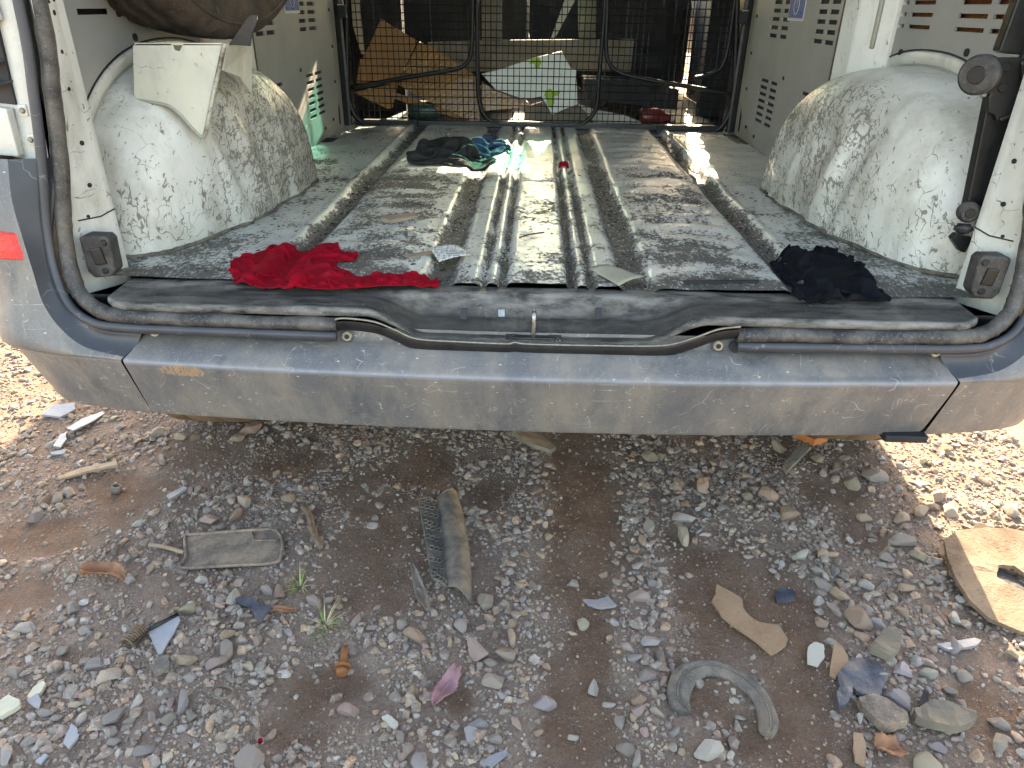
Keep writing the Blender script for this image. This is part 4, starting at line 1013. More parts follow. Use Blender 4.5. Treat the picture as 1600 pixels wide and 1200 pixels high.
slab('cardboard_strip', [(604, 140), (640, 152), (744, 187), (735, 190), (660, 170), (604, 150)], 1.92, .006, M['carton'], 'narrow folded cardboard strip under the bubble wrapped panel', 'cardboard')
slab('wrapped_parcel', [(752, 128), (775, 142), (825, 160), (829, 167), (790, 170), (752, 174)], 1.95, .03, M['wrap'], 'glossy brown wrapped parcel under the white shopping bag', 'parcel', .2)
bag = slab('shopping_bag', [(752, 116), (790, 106), (830, 92), (878, 81), (884, 92), (893, 108), (901, 108), (902, 162), (880, 170), (862, 178), (856, 166), (846, 150), (820, 155), (775, 140)], 1.98, .03, M['bag'], 'white shopping bag with green leaf print behind the partition', 'bag', .3)
for pts in ([(826, 100), (832, 92), (842, 90), (846, 98), (842, 108), (836, 106), (835, 100)], [(852, 142), (860, 138), (864, 143), (876, 141), (873, 148), (866, 150), (866, 160), (862, 168), (856, 164), (854, 155), (850, 148)]):
    Q = [np.array(at_y(a, b, 1.974))+[0, .3*(at_y(a, b, 1.974)[2]-bag.location[2]), 0]-np.array(bag.location) for a, b in pts]; prism('leaf_print', Q, (0, .003, 0), M['leafprint'], bag)
slab('brown_sheet', [(818, 168), (850, 158), (862, 178), (903, 165), (923, 180), (915, 190), (880, 193), (820, 188)], 1.96, .01, M['board'], 'dull brown board leaning below the white shopping bag', 'board', .2)
slab('white_sheet', [(904, 164), (930, 172), (975, 180), (1002, 190), (1000, 199), (950, 200), (927, 190)], 1.95, .012, M['paper'], 'crumpled white sheet on the floor behind the partition', 'sheet', .5)
slab('upright_plank', [(752, -30), (784, -30), (783, 64), (753, 64)], 2.16, .02, M['board'], 'grey upright plank behind the partition left of the pale batten', 'plank')
slab('upright_plank', [(903, -30), (932, -30), (931, 63), (904, 63)], 2.16, .02, M['board'], 'grey upright plank behind the partition right of the pale batten', 'plank')
slab('pale_batten', [(893, -30), (902, -28), (899, 0), (866, 62), (860, 62)], 2.10, .012, M['paper'], 'pale thin batten standing askew behind the middle of the partition', 'batten')
slab('sunlit_edge_strip', [(547, -20), (560, -20), (562, 20), (570, 86), (564, 84), (551, 40)], 2.2, .02, M['paper'], 'narrow white strip standing for a sunlit edge behind the far left of the partition', 'trim')  # white colour stands in for sunlight on a seat or pillar edge
slab('grey_crate', [(912, 123), (1000, 126), (1060, 140), (1058, 172), (915, 155)], 2.2, .2, M['dark'], 'dark grey plastic crate behind the right half of the partition', 'crate')
def bottle(px, py, y, h, r, mat, capmat, label):
    w = at_y(px, py, y); e = empty('bottle', (w[0], w[1], .565), label, 'bottle')
    V, F = lathe_geo([(.0, 0), (r*.9, 0), (r, .01), (r, h*.55), (r*.4, h*.75), (r*.36, h*.9), (0, h*.9)], 20); o = mesh('bottle_body', V, F, mat, e, True); o.location = (0, 0, r)
    V, F = lathe_geo([(0, h*.9), (r*.42, h*.9), (r*.42, h), (0, h)], 16); o = mesh('bottle_lid', V, F, capmat, e, True); o.location = (0, 0, r); return e
e = bottle(640, 185, 1.95, .19, .042, plain('green_bottle', '2c443b', .3, .2), M['paper'], 'green bottle with pale end lying behind the lower left of the partition')
e = bottle(1000, 188, 1.97, .14, .035, plain('red_bottle', '6e2a28', .35, .2), M['paper'], 'red can shaped bottle lying behind the lower right of the partition')

# ================================================================== litter on the ground
LM = []   # landmarks for describing stones: (name, x, y)
def lm(name, px, py): w = gnd(px, py); LM.append((name, w[0], w[1]))
def gp(px, py, dz=0.0): w = gnd(px, py); return np.array([w[0], w[1], gz(w[0], w[1])+dz])
# dusty guard plate
c = gp(355, 865); pl = empty('plastic_guard', tuple(c), 'dusty grey rounded plastic guard plate lying left of the folded trim', 'plastic guard'); lm('dusty guard plate', 355, 865)
def loc(px, py, dz=.006): return gp(px, py, 0)*[1, 1, 0]+[0, 0, c[2]+dz]-c
out = [(291, 846), (300, 842), (410, 834), (432, 836), (442, 850), (441, 872), (430, 886), (370, 890), (286, 894), (292, 878)]
prism('plate', [loc(*p) for p in out], (0, 0, .005), M['dusty'], pl, bev=.0015)
ring = crom([loc(*p, dz=.012) for p in out], 4, True); tube('raised_edge', np.vstack([ring, ring[:1]]), .0035, M['dusty'], pl, 6)
tube('rib', [loc(395, 838, .013), loc(398, 852, .013), loc(438, 851, .013)], .002, M['dusty'], pl, 5)
prism('torn_tip', [loc(262, 892, .003), loc(290, 878, .003), loc(297, 890, .003), loc(292, 902, .003)], (0, 0, .004), M['dusty'], pl)
t_ = tube('stick', crom([gp(235, 858, .006), gp(258, 862, .008), gp(289, 871, .010)], 4), .0045, M['wood'], None, 6); tag(t_, 'short pinkish wooden stick poking out from the dusty guard plate', 'stick')
t_ = tube('stick', crom([gp(474, 800, .008), gp(482, 808, .009), gp(488, 828, .009), (gp(494, 848, .008)), gp(503, 862, .006)], 5), .0068, M['bark'], None, 8); tag(t_, 'bent brown stick on the dirt right of the dusty guard plate', 'stick'); lm('bent brown stick', 488, 830)
# folded trim with honeycomb flange
c = gp(700, 860); tr = empty('folded_trim', tuple(c), 'folded dusty grey plastic trim with honeycomb flange, in the middle of the dirt', 'trim piece'); lm('folded trim', 700, 860)
Lf = [(655, 788), (659, 815), (667, 860), (676, 912), (684, 915)]; Md = [(681, 786), (686, 815), (692, 860), (694, 905), (700, 922)]; Rt = [(714, 769), (724, 805), (733, 850), (737, 900), (738, 946)]
rows = []
for a, m, b in zip(crom(Lf, 6), crom(Md, 6), crom(Rt, 6)):
    A, Mm, B = loc(*a, .012), loc(*m, .010), loc(*b, .006)
    A = A+[0, 0, .012]; top = (Mm*.45+B*.55)+[0, .0, .034]
    rows.append([A*(1-t)+Mm*t for t in np.linspace(0, 1, 6)]+[(1-t)**2*Mm+2*t*(1-t)*top+t*t*B for t in np.linspace(.12, 1, 10)])
o = loft('trim_sheet', rows, M['dusty_grey'], tr, True); sd = o.modifiers.new('t', 'SOLIDIFY'); sd.thickness = .004
cells = []
for i in range(13):
    for j in range(3):
        r0 = rows[1+i*len(rows)//14]; t = (j+.5+.5*(i % 2))/3.6; p = r0[0]*(1-t)+r0[5]*t
        hx = [p+np.array([.0065*math.cos(k*math.pi/3), .0065*math.sin(k*math.pi/3), .004]) for k in range(7)]
        cells.append(tube_geo(np.array(hx), .0013, 4))
V, F = join_geo(cells); hc = mesh('honeycomb_ribs', V, F, M['dusty_grey'], tr); hc['kind'] = 'stuff'
def leaf(name, pts_px, widths, mat, label, curl=.006, bite=False):
    P = crom([gp(a, b, .010) for a, b in pts_px], 6); N = len(P); T = np.gradient(P, axis=0); W = np.interp(np.linspace(0, 1, N), np.linspace(0, 1, len(widths)), widths)
    rows = []
    for i in range(N):
        t = T[i]/np.linalg.norm(T[i]); s = np.array([-t[1], t[0], 0]); r = []
        for k in np.linspace(-1, 1, 9):
            ww = W[i]*(1+.10*math.sin(i*2.3+k*5)*abs(k))
            r.append(P[i]+s*ww*k+np.array([0, 0, curl*abs(k)+.004*math.sin(i*.5)]))
        rows.append(r)
    e = empty(name, tuple(P[N//2]), label, 'leaf'); c0 = P[N//2]
    o = loft('blade', np.array(rows)-c0, mat, e, True); sd = o.modifiers.new('t', 'SOLIDIFY'); sd.thickness = .0008
    tube('midrib', P-c0+[0, 0, .0015], np.linspace(.0014, .0006, N), mat, e, 5); return e
leaf('pink_leaf', [(678, 1112), (690, 1090), (704, 1070), (716, 1048)], [.001, .011, .016, .016, .012, .006], M['pinkleaf'], 'pink dry leaf with a bitten tip on the grey gravel'); lm('pink leaf', 703, 1078)
leaf('grey_leaf', [(643, 886), (652, 912), (661, 940), (667, 963)], [.001, .007, .011, .011, .001], M['greyleaf'], 'long narrow grey dry leaf left of the folded trim'); lm('long grey leaf', 655, 925)
leaf('brown_leaf', [(131, 908), (150, 905), (172, 905), (198, 918)], [.004, .016, .014, .017, .006], M['brownleaf'], 'curled rusty brown dry leaf on the gravel at left', .018); lm('rusty brown leaf', 165, 908)
leaf('brown_leaf', [(1365, 1168), (1385, 1172), (1405, 1170)], [.012, .018, .016], M['brownleaf'], 'crumpled orange brown leaf near the bottom right edge', .012)
leaf('brown_leaf', [(425, 965), (445, 963), (465, 960)], [.002, .007, .002], M['brownleaf'], 'small pinkish brown leaf beside the dark blue plastic scrap', .004)
# grass tufts
def tuft(px, py, n, hgt, spread, label, mats, seed):
    rr = random.Random(seed); c = gp(px, py); e = empty('grass_tuft', tuple(c), label, 'grass')
    for k in range(n):
        a = rr.uniform(0, 6.28); L = hgt*rr.uniform(.5, 1.2); s = spread*rr.uniform(.3, 1.3); m = 5
        P = [np.array([.004*math.cos(a)+s*math.cos(a)*t**1.3, .004*math.sin(a)+s*math.sin(a)*t**1.3, L*(t-.45*t*t)]) for t in np.linspace(0, 1, m)]
        sd = np.array([-math.sin(a), math.cos(a), 0]); V = []
        for i, p in enumerate(P): w = .0016*(1-i/(m-.6)); V += [p-sd*w, p+sd*w]
        mesh('blade', V, [(2*i, 2*i+1, 2*i+3, 2*i+2) for i in range(m-1)], mats[rr.random() < .35], e, True)
tuft(470, 920, 20, .032, .042, 'small green grass tuft right of the dark blue plastic scrap', (M['grass'], M['drygrass']), 3); lm('upper grass tuft', 470, 920)
tuft(508, 978, 26, .036, .052, 'pale yellowish grass tuft above the rusty bolt', (M['drygrass'], M['grass']), 5); lm('lower grass tuft', 508, 978)
# rusty bolt
a, b = gp(541, 1018, .010), gp(535, 1052, .012); c = (a+b)/2; bo = empty('rusty_bolt', tuple(c), 'rusty steel bolt with a washer lying below the grass tuft', 'bolt'); ax = (b-a)/np.linalg.norm(b-a); lm('rusty bolt', 537, 1038)
cyl('shank', tuple(a*.6+b*.4-c), tuple(ax), .0062, .034, M['rust'], bo, 14, .001); cyl('washer', tuple(b-c-ax*.008), tuple(ax), .0145, .004, M['rust'], bo, 20, .001); cyl('head', tuple(b-c+ax*.001), tuple(ax), .0105, .011, M['rust'], bo, 6, .0015)
# half ring of ribbed rubber
RO = [(1062, 1119), (1044, 1100), (1041, 1075), (1052, 1052), (1075, 1039), (1105, 1036), (1140, 1046), (1170, 1062), (1195, 1085), (1211, 1115), (1216, 1138), (1206, 1155)]
RI = [(1080, 1117), (1077, 1098), (1080, 1082), (1088, 1068), (1103, 1058), (1122, 1058), (1142, 1066), (1163, 1082), (1178, 1100), (1184, 1122), (1185, 1140), (1190, 1148)]
c = gp(1125, 1095); hr = empty('half_ring', tuple(c), 'broken half ring of dusty grey rubber lying open side down', 'rubber ring'); lm('rubber half ring', 1128, 1095)
rows = []
for a, b in zip(crom(RO, 6), crom(RI, 6)):
    A, B = loc(*a, .003), loc(*b, .004); H = [.001, .012, .017, .016, .013, .016, .014, .011, .010, .001]
    rows.append([A*(1-t)+B*t+[0, 0, h] for t, h in zip((0, .04, .15, .35, .45, .55, .7, .85, .97, 1), H)])
o = loft('ring_body', rows, M['dusty_grey'], hr, True)
for r in (rows[0], rows[-1]):
    mesh('ring_end', [tuple(p) for p in r], [tuple(range(len(r)))], M['dusty_grey'], hr)
tube('ring_groove', [r[4]+[0, 0, .0012] for r in rows], .0015, M['dusty'], hr, 5)
# coil spring, wire ring, hose ring
a, b = gp(203, 1020, .012), gp(226, 994, .012); n = 90; ax = b-a; u_ = np.cross(ax, (0, 0, 1)); u_ /= np.linalg.norm(u_)
P = [a+ax*t+.011*(math.cos(t*2*math.pi*8)*u_+math.sin(t*2*math.pi*8)*np.array([0, 0, 1.])) for t in np.linspace(0, 1, n)]
t_ = tube('coil_spring', P, .0020, M['bark'], None, 6); tag(t_, 'dusty brown coil spring beside the black plastic bracket', 'spring'); lm('coil spring', 214, 1006)
P = [gp(352+17*math.cos(t), 1095+14*math.sin(t), .010+.006*math.sin(t)) for t in np.linspace(.3, 6.0, 40)]
t_ = tube('wire_ring', P, .0022, M['dusty_grey'], None, 6); tag(t_, 'thin grey wire ring lying on gravel left of the rusty bolt', 'wire ring'); lm('wire ring', 352, 1095)
V, F = lathe_geo([(.007, -.008), (.011, -.008), (.012, 0), (.011, .008), (.007, .008)], 20); o = mesh('hose_ring', V, F, M['dusty_grey'], None, True); w = gp(183, 769, .010); o.location = tuple(w); o.rotation_euler = (.2, -1.3, .6); tag(o, 'small dark rubber hose ring on the sandy dirt at left', 'hose ring'); lm('hose ring', 183, 769)
# flat scraps: (name, outline, thickness, material, label, category, landmark)
SC = [('plastic_scrap', [(369, 948), (380, 944), (398, 948), (405, 957), (428, 964), (420, 970), (412, 985), (406, 989), (400, 975), (396, 962), (382, 956)], .005, 'blueplastic', 'dark blue plastic scrap with a forked tip beside the grass', 'plastic scrap', 'dark blue plastic scrap'),
 ('plastic_bracket', [(236, 1000), (282, 976), (286, 985), (276, 1004), (268, 1016), (258, 1036), (250, 1035), (242, 1015)], .004, 'shard', 'grey blue triangular plastic bracket with a black folded edge', 'plastic bracket', 'triangular plastic bracket'),
 ('metal_clip', [(248, 1042), (268, 1040), (271, 1058), (262, 1064), (246, 1070), (243, 1060)], .008, 'dusty_grey', 'small grey metal clip below the triangular plastic bracket', 'metal clip', 'grey metal clip'),
 ('tan_shard', [(1119, 915), (1142, 928), (1158, 938), (1160, 955), (1172, 970), (1185, 978), (1215, 985), (1228, 1008), (1226, 1018), (1204, 1030), (1180, 1008), (1150, 985), (1128, 965), (1112, 940), (1118, 930)], .005, 'tan', 'boot shaped tan fibreboard shard on bare dirt above the half ring', 'board shard', 'boot shaped tan shard'),
 ('blue_plastic_panel', [(1305, 1064), (1318, 1048), (1325, 1036), (1350, 1037), (1378, 1048), (1386, 1058), (1378, 1078), (1372, 1096), (1345, 1094), (1335, 1088), (1330, 1082), (1326, 1100), (1318, 1112), (1307, 1118), (1303, 1092), (1309, 1085)], .008, 'blueplastic', 'broken dark blue plastic panel with a notch, right of the half ring', 'plastic panel', 'dark blue plastic panel'),
 ('tan_shard', [(1299, 1018), (1304, 1010), (1315, 1022), (1323, 1038), (1318, 1048), (1303, 1066), (1295, 1060)], .006, 'tan', 'tan pointed board shard leaning on the dark blue plastic panel', 'board shard', None),
 ('tan_shard', [(1332, 1148), (1346, 1150), (1352, 1170), (1350, 1198), (1336, 1190), (1334, 1170)], .005, 'tan', 'narrow upright tan board strip near the bottom edge', 'board shard', 'narrow tan strip'),
 ('flat_stone', [(1340, 1097), (1362, 1094), (1390, 1108), (1412, 1125), (1414, 1138), (1395, 1145), (1378, 1146), (1362, 1130), (1345, 1112)], .016, 'dusty', 'brownish flat stone slab touching the dark blue plastic panel', 'stone', None),
 ('flat_stone', [(1424, 1120), (1450, 1108), (1480, 1112), (1515, 1128), (1520, 1140), (1490, 1152), (1455, 1146), (1428, 1132)], .018, 'board', 'olive grey flat stone slab at the lower right', 'stone', 'olive flat slab'),
 ('flat_stone', [(1354, 1028), (1375, 998), (1392, 994), (1404, 1004), (1400, 1030), (1384, 1045)], .016, 'board', 'greenish grey square stone slab above the dark blue plastic panel', 'stone', 'greenish square slab'),
 ('paper_scrap', [(1261, 1014), (1272, 1007), (1286, 1012), (1287, 1032), (1276, 1046), (1260, 1040)], .004, 'paper', 'crumpled pale paper scrap on bare dirt below the tan shard', 'paper', 'pale paper scrap'),
 ('blue_scrap', [(1211, 930), (1218, 918), (1230, 922), (1243, 925), (1242, 937), (1228, 940), (1214, 938)], .006, 'blueplastic', 'small blue black plastic scrap right of the boot shaped shard', 'plastic scrap', 'small blue black scrap'),
 ('tan_sheet', [(1468, 866), (1486, 851), (1530, 849), (1570, 851), (1640, 868), (1700, 900), (1690, 935), (1640, 930), (1600, 918), (1575, 904), (1552, 902), (1550, 918), (1568, 930), (1610, 945), (1650, 965), (1660, 990), (1630, 1000), (1590, 996), (1540, 975), (1510, 950), (1490, 920), (1474, 892)], .009, 'tanlight', 'large tan sheet of board half in sunlight at the right edge', 'board', 'large tan sheet'),
 ('dark_scrap', [(1548, 906), (1556, 900), (1572, 908), (1600, 925), (1600, 940), (1575, 930), (1562, 922), (1552, 918)], .010, 'dark', 'black torn plastic scrap lying on the sunlit tan sheet', 'plastic scrap', None),
 ('cream_chip', [(0, 1112), (20, 1101), (37, 1108), (36, 1116), (8, 1132), (0, 1130)], .009, 'cream', 'cream coloured board chip at the far left bottom edge', 'board chip', 'far left cream chip'),
 ('cream_chip', [(47, 1095), (58, 1080), (72, 1073), (76, 1077), (66, 1092), (50, 1100)], .006, 'cream', 'slim cream chip beside the far left bottom corner', 'board chip', None),
 ('glass_shard', [(66, 653), (85, 640), (118, 637), (120, 645), (95, 656)], .006, 'shard', 'pale rounded plastic shard under the left bumper corner', 'plastic shard', 'pale rounded shard'),
 ('glass_shard', [(108, 680), (130, 662), (162, 648), (166, 652), (140, 672), (118, 684)], .004, 'shard', 'long pale blue plastic shard under the left bumper corner', 'plastic shard', 'long pale shard'),
 ('glass_shard', [(85, 703), (96, 682), (104, 681), (106, 692), (97, 706)], .004, 'shard', 'short pale blue plastic shard in front of the long pale shard', 'plastic shard', None),
 ('glass_shard', [(80, 711), (104, 706), (102, 712), (82, 714)], .004, 'shard', 'tiny pale strip of plastic below the short pale shard', 'plastic shard', None),
 ('glass_shard', [(104, 1172), (116, 1142), (126, 1150), (127, 1164), (112, 1182)], .004, 'shard', 'pale blue leaf shaped plastic shard at the lower left', 'plastic shard', 'leaf shaped shard'),
 ('glass_shard', [(46, 1106), (62, 1094), (68, 1104), (66, 1118)], .004, 'shard', 'pale triangular plastic shard between the two cream chips', 'plastic shard', None),
 ('glass_shard', [(60, 1200), (72, 1188), (80, 1190), (70, 1204)], .004, 'shard', 'small blue plastic shard at the lower left border', 'plastic shard', None),
 ('wood_splinter', [(92, 752), (130, 740), (186, 734), (188, 739), (140, 746), (96, 756)], .006, 'wood', 'pale wood splinter on the sandy dirt at the upper left', 'wood splinter', 'pale wood splinter'),
 ('dark_scrap', [(800, 686), (812, 680), (845, 690), (868, 708), (860, 714), (835, 708), (815, 698)], .012, 'board', 'dark flat slab lying in the shade just under the bumper', 'slab', 'dark slab under the bumper'),
 ('metal_strip', [(262, 784), (288, 767), (294, 770), (268, 790)], .006, 'shard', 'small grey metal strip above the pale green stone', 'metal strip', 'grey metal strip'),
 ('white_scrap', [(598, 1130), (606, 1126), (623, 1138), (616, 1147)], .007, 'paper', 'small white paper stub on the gravel below the pink leaf', 'paper', 'white paper stub'),
 ('bark_piece', [(1222, 735), (1240, 715), (1260, 704), (1262, 712), (1240, 732), (1228, 744)], .012, 'board', 'grey weathered bark piece under the right end of the bumper', 'bark', 'weathered bark piece'),
 ('silver_scrap', [(911, 940), (930, 942), (950, 938), (962, 952), (940, 956), (918, 948)], .006, 'shard', 'crumpled silvery film scrap on the dirt in the middle', 'film scrap', 'silvery film scrap'),
 ('metal_strip', [(752, 1200), (772, 1186), (792, 1178), (790, 1186), (770, 1204)], .005, 'shard', 'long grey plastic strip at the bottom edge, left of centre', 'plastic strip', None),
 ('dark_scrap', [(1434, 1108), (1440, 1085), (1447, 1096), (1452, 1120), (1446, 1128)], .008, 'dark', 'narrow black plastic strip standing against the olive slab', 'plastic scrap', None),
 ('lavender_scrap', [(1462, 1010), (1520, 1003), (1531, 1007), (1522, 1016), (1480, 1020)], .006, 'shard', 'flat lavender grey plastic strip at the right among stones', 'plastic strip', None)]
for nm, px, th, mt, lab, cat, mk in SC:
    o = chip(nm, px, 0.0, th, M[mt], lab, cat, tilt=.10)
    if mk: q = np.mean(np.array(px), 0); lm(mk, min(q[0], 1590), q[1])
    if nm == 'plastic_bracket':
        A, B = gp(236, 998, .012), gp(283, 975, .014); c0 = np.array(o.location); tube('folded_edge', np.array([A, B])-c0, .0048, M['black'], o, 4)
w = gp(1275, 690, .03); o = chip('orange_scrap', [(1240, 684), (1262, 682), (1292, 692), (1270, 698)], 0.0, .02, M['orange'], 'orange plastic scrap under the bumper beside the right rear tyre', 'plastic scrap')
o = cyl('bead', tuple(gp(408, 1163, .004)), (0, 0, 1), .0035, .006, M['red'], None, 10, .001); tag(o, 'tiny bright red plastic bead on the gravel, bottom left', 'bead')
# ================================================================== stones
TINT = {'g': ('grey', '8d8781'), 'b': ('blue grey', '7c7f82'), 't': ('tan', 'a18a72'), 'p': ('pinkish', '9d8580'), 'c': ('cream', 'b5a891'), 'w': ('pale grey', 'aaa8a4'), 'o': ('olive', '8a8168'), 'v': ('lavender grey', '949198'), 'r': ('brown', '856a58'), 'd': ('dark grey', '64625f')}
ST = """250,678,26,g;283,683,20,t;305,684,18,r;394,669,30,r;372,684,20,t;97,784,22,g;112,776,22,g;75,786,22,r;56,812,26,g;220,822,20,w;333,816,34,p;369,811,28,r;383,788,24,c;347,826,16,g;455,783,24,t;433,740,18,t;181,861,20,g;238,894,16,t;173,714,14,r;341,744,12,p;298,737,12,o;444,795,10,t;406,793,12,t
117,953,24,g;42,983,30,w;205,910,28,w;314,911,24,w;298,960,30,o;361,1000,26,t;359,1024,40,g;295,1042,32,t;339,1044,34,p;150,1045,28,b;173,1061,36,c;25,1053,24,g;184,1127,38,b;206,1131,18,b;264,1130,26,g;242,1128,22,g;291,1105,34,b;269,1103,22,p;226,1178,32,b;55,1161,26,g;389,1192,46,g;380,986,20,g;370,940,32,w;421,927,22,g;440,931,26,r;428,947,16,t;494,942,26,g;19,1186,34,w;94,1128,20,b;180,1164,24,b;423,1152,24,t;133,989,20,g;97,1017,24,g;94,1044,24,g;406,1006,24,p;300,1063,20,g
748,1019,42,p;787,1025,36,g;775,1068,38,g;847,1100,40,v;550,1111,36,p;759,937,38,g;650,997,34,t;664,1012,22,p;722,983,26,g;800,997,26,t;514,939,18,g;527,948,16,r;553,1020,26,b;556,973,22,g;806,1131,26,p;790,1115,18,g;734,1145,30,v;748,1133,26,b;773,1156,22,g;706,1148,22,t;628,1156,22,g;600,1156,22,g;800,977,20,t;815,961,16,t;658,1190,34,b;637,1178,24,g;815,1100,18,g;764,969,18,t;584,983,20,g;751,984,20,p;817,1067,14,t;851,1040,18,t;839,1143,18,t
1016,714,28,o;1034,714,18,o;1096,758,32,t;1062,755,18,t;1196,771,32,t;1165,775,22,o;1072,807,38,w;1069,831,34,c;1014,825,26,g;1002,780,22,g;1003,844,24,t;1230,802,34,r;1252,866,28,w;1284,862,26,t;1275,889,24,g;958,849,13,c;944,897,15,t;896,910,18,g;856,841,16,t;1168,864,17,p;995,885,20,w;998,903,18,w;1217,699,26,t;1276,716,24,t
997,933,32,p;910,971,28,c;894,989,15,c;1018,1004,34,v;981,1017,22,g;989,1033,24,b;1031,1029,28,d;1009,1057,32,g;1006,1080,18,p;998,1096,30,r;997,1116,26,p;969,1128,24,g;989,1125,16,t;1026,1117,22,g;1005,1147,19,p;1054,1147,20,b;977,1168,34,g;995,1189,26,b;1105,1175,42,w;1051,1173,18,g;1043,1135,15,p;927,1072,28,w;951,1101,20,w;895,1149,17,w;1159,1116,18,g;1146,1155,26,g;1071,987,15,g;1051,1047,14,g
1404,812,28,t;1411,847,44,g;1436,872,32,o;1385,870,26,g;1350,809,24,t;1437,801,30,t;1307,730,24,o;1330,750,32,o;1365,742,36,g;1286,737,15,c;1307,745,15,c;1287,911,28,g;1356,912,26,w;1416,917,30,t;1531,827,28,t;1482,800,28,c;1462,777,30,t;1457,792,24,t;1441,720,20,c;1575,802,30,w
1308,927,32,t;1301,951,28,g;1335,965,46,r;1395,933,26,g;1352,952,24,g;1367,976,24,v;1488,965,32,w;1463,969,24,g;1280,969,24,t;1407,1051,30,v;1447,1056,28,w;1399,1091,42,v;1488,1008,32,v;1489,1045,20,v;1508,1056,24,g;1479,1077,26,g;1501,1099,28,b;1559,1128,26,g;1467,1165,30,v;1445,1189,46,c;1559,1157,36,g;1341,997,24,t;1581,1025,24,t;1448,1081,18,b;1429,1115,24,g"""
def rock_mesh(seed, sub, name):
    rr = random.Random(seed); bm = bmesh.new(); bmesh.ops.create_icosphere(bm, subdivisions=sub, radius=1.0)
    sc = (1, rr.uniform(.62, .95), rr.uniform(.42, .72))
    cuts = [(Vector((rr.gauss(0, 1), rr.gauss(0, 1), rr.gauss(0, .9))).normalized(), rr.uniform(.36, .70)) for _ in range(10)]
    for v in bm.verts:
        for n, d in cuts:
            k = v.co.dot(n)-d
            if k > 0: v.co -= n*k*.97
        p = v.co; q = .05*(float(vn(np.array(p.x*3+seed), np.array(p.y*3+p.z*2), seed))-.5)
        v.co = Vector((p.x*sc[0], p.y*sc[1], p.z*sc[2]))*(1+q)
    m = max(v.co.length for v in bm.verts)
    for v in bm.verts: v.co /= m
    if name == 'g': return np.array([v.co[:] for v in bm.verts]), np.array([[x.index for x in f.verts] for f in bm.faces])
    me = bpy.data.meshes.new(name); bm.to_mesh(me); bm.free(); me.materials.append(M['stone'])
    for p in me.polygons: p.use_smooth = True
    me.set_sharp_from_angle(angle=math.radians(24)) if hasattr(me, 'set_sharp_from_angle') else None
    return me
ROCKS = [rock_mesh(100+k, 3, 'stone') for k in range(14)]
rr = random.Random(5); info = []; occupied = []
for item in ST.replace('\n', ';').split(';'):
    px, py, w, c = item.split(','); px, py, w = float(px), float(py), float(w)
    g = gnd(px, py); dep = (np.array(g)-CAM) @ (-_R[2]); r = w/2*dep/FOC*1.10
    o = bpy.data.objects.new('stone', rr.choice(ROCKS)); COL.objects.link(o)
    o.scale = (r*1.12, r*1.05*rr.uniform(.85, 1.1), r*rr.uniform(.9, 1.15)); o.rotation_euler = (rr.uniform(-.3, .3), rr.uniform(-.3, .3), rr.uniform(0, 6.28))
    o.location = (g[0], g[1]-r*.2, gz(g[0], g[1]-r*.2)+r*.27)
    h = tuple(.78*a+.22*b for a, b in zip(srgb(TINT[c][1]), srgb('9a8673'))); j = rr.uniform(1.0, 1.45); o.color = tuple(min(1, x*j*rr.uniform(.95, 1.05)) for x in h[:3])+(1,)
    info.append((o, g[0], g[1], r, TINT[c][0], w)); occupied.append((g[0], g[1], r))
R9 = np.random.default_rng(91); cx = R9.uniform(-1.1, 1.0, 4000); cy = R9.uniform(-.5, .35, 4000); keepm = stoniness(cx, cy) > .85; got = 0
for x, y in zip(cx[keepm], cy[keepm]):
    if got >= 80: break
    r = R9.uniform(.0085, .0150)
    if any(math.hypot(x-a, y-b) < (r+q)*.95 for a, b, q in occupied) or any(math.hypot(x-a, y-b) < .05 for _, a, b in LM): continue
    c = rr.choice('ggbtpcwvrd'); o = bpy.data.objects.new('stone', rr.choice(ROCKS)); COL.objects.link(o)
    o.scale = (r*1.12, r*rr.uniform(.85, 1.1), r*rr.uniform(.9, 1.15)); o.rotation_euler = (rr.uniform(-.3, .3), rr.uniform(-.3, .3), rr.uniform(0, 6.28)); o.location = (x, y, gz(x, y)+r*.25)
    h = tuple(.78*a+.22*b for a, b in zip(srgb(TINT[c][1]), srgb('9a8673'))); j = rr.uniform(1.0, 1.45); o.color = tuple(min(1, q*j) for q in h[:3])+(1,)
    info.append((o, x, y, r, TINT[c][0], 20)); occupied.append((x, y, r)); got += 1
key = {}
for o, x, y, r, cn, w in info:
    nm, d = None, 9
    for n, lx, ly in LM:
        q = math.hypot(x-lx, y-ly)
        if q < d: d, nm, dx, dy = q, n, x-lx, y-ly
    side = ('right of' if dx > 0 else 'left of') if abs(dx) > abs(dy) else ('behind' if dy > 0 else 'in front of')
    key.setdefault((cn, side, nm), []).append((d, o))
ORD = ['nearest', 'second nearest', 'third nearest', 'fourth nearest', 'fifth nearest', 'sixth nearest', 'seventh nearest', 'eighth nearest', 'ninth nearest', 'tenth nearest', 'eleventh nearest', 'twelfth nearest', 'thirteenth nearest', 'fourteenth nearest', 'fifteenth nearest', 'sixteenth nearest']
for (cn, side, nm), L in key.items():
    L.sort(key=lambda t: t[0])
    for k, (d, o) in enumerate(L):
        lab = f'{cn} stone {side} the {nm}' if len(L) == 1 else f'{ORD[min(k, 15)]} of the {cn} stones {side} the {nm}'
        tag(o, lab, 'stone', 'larger loose stones on the dirt')
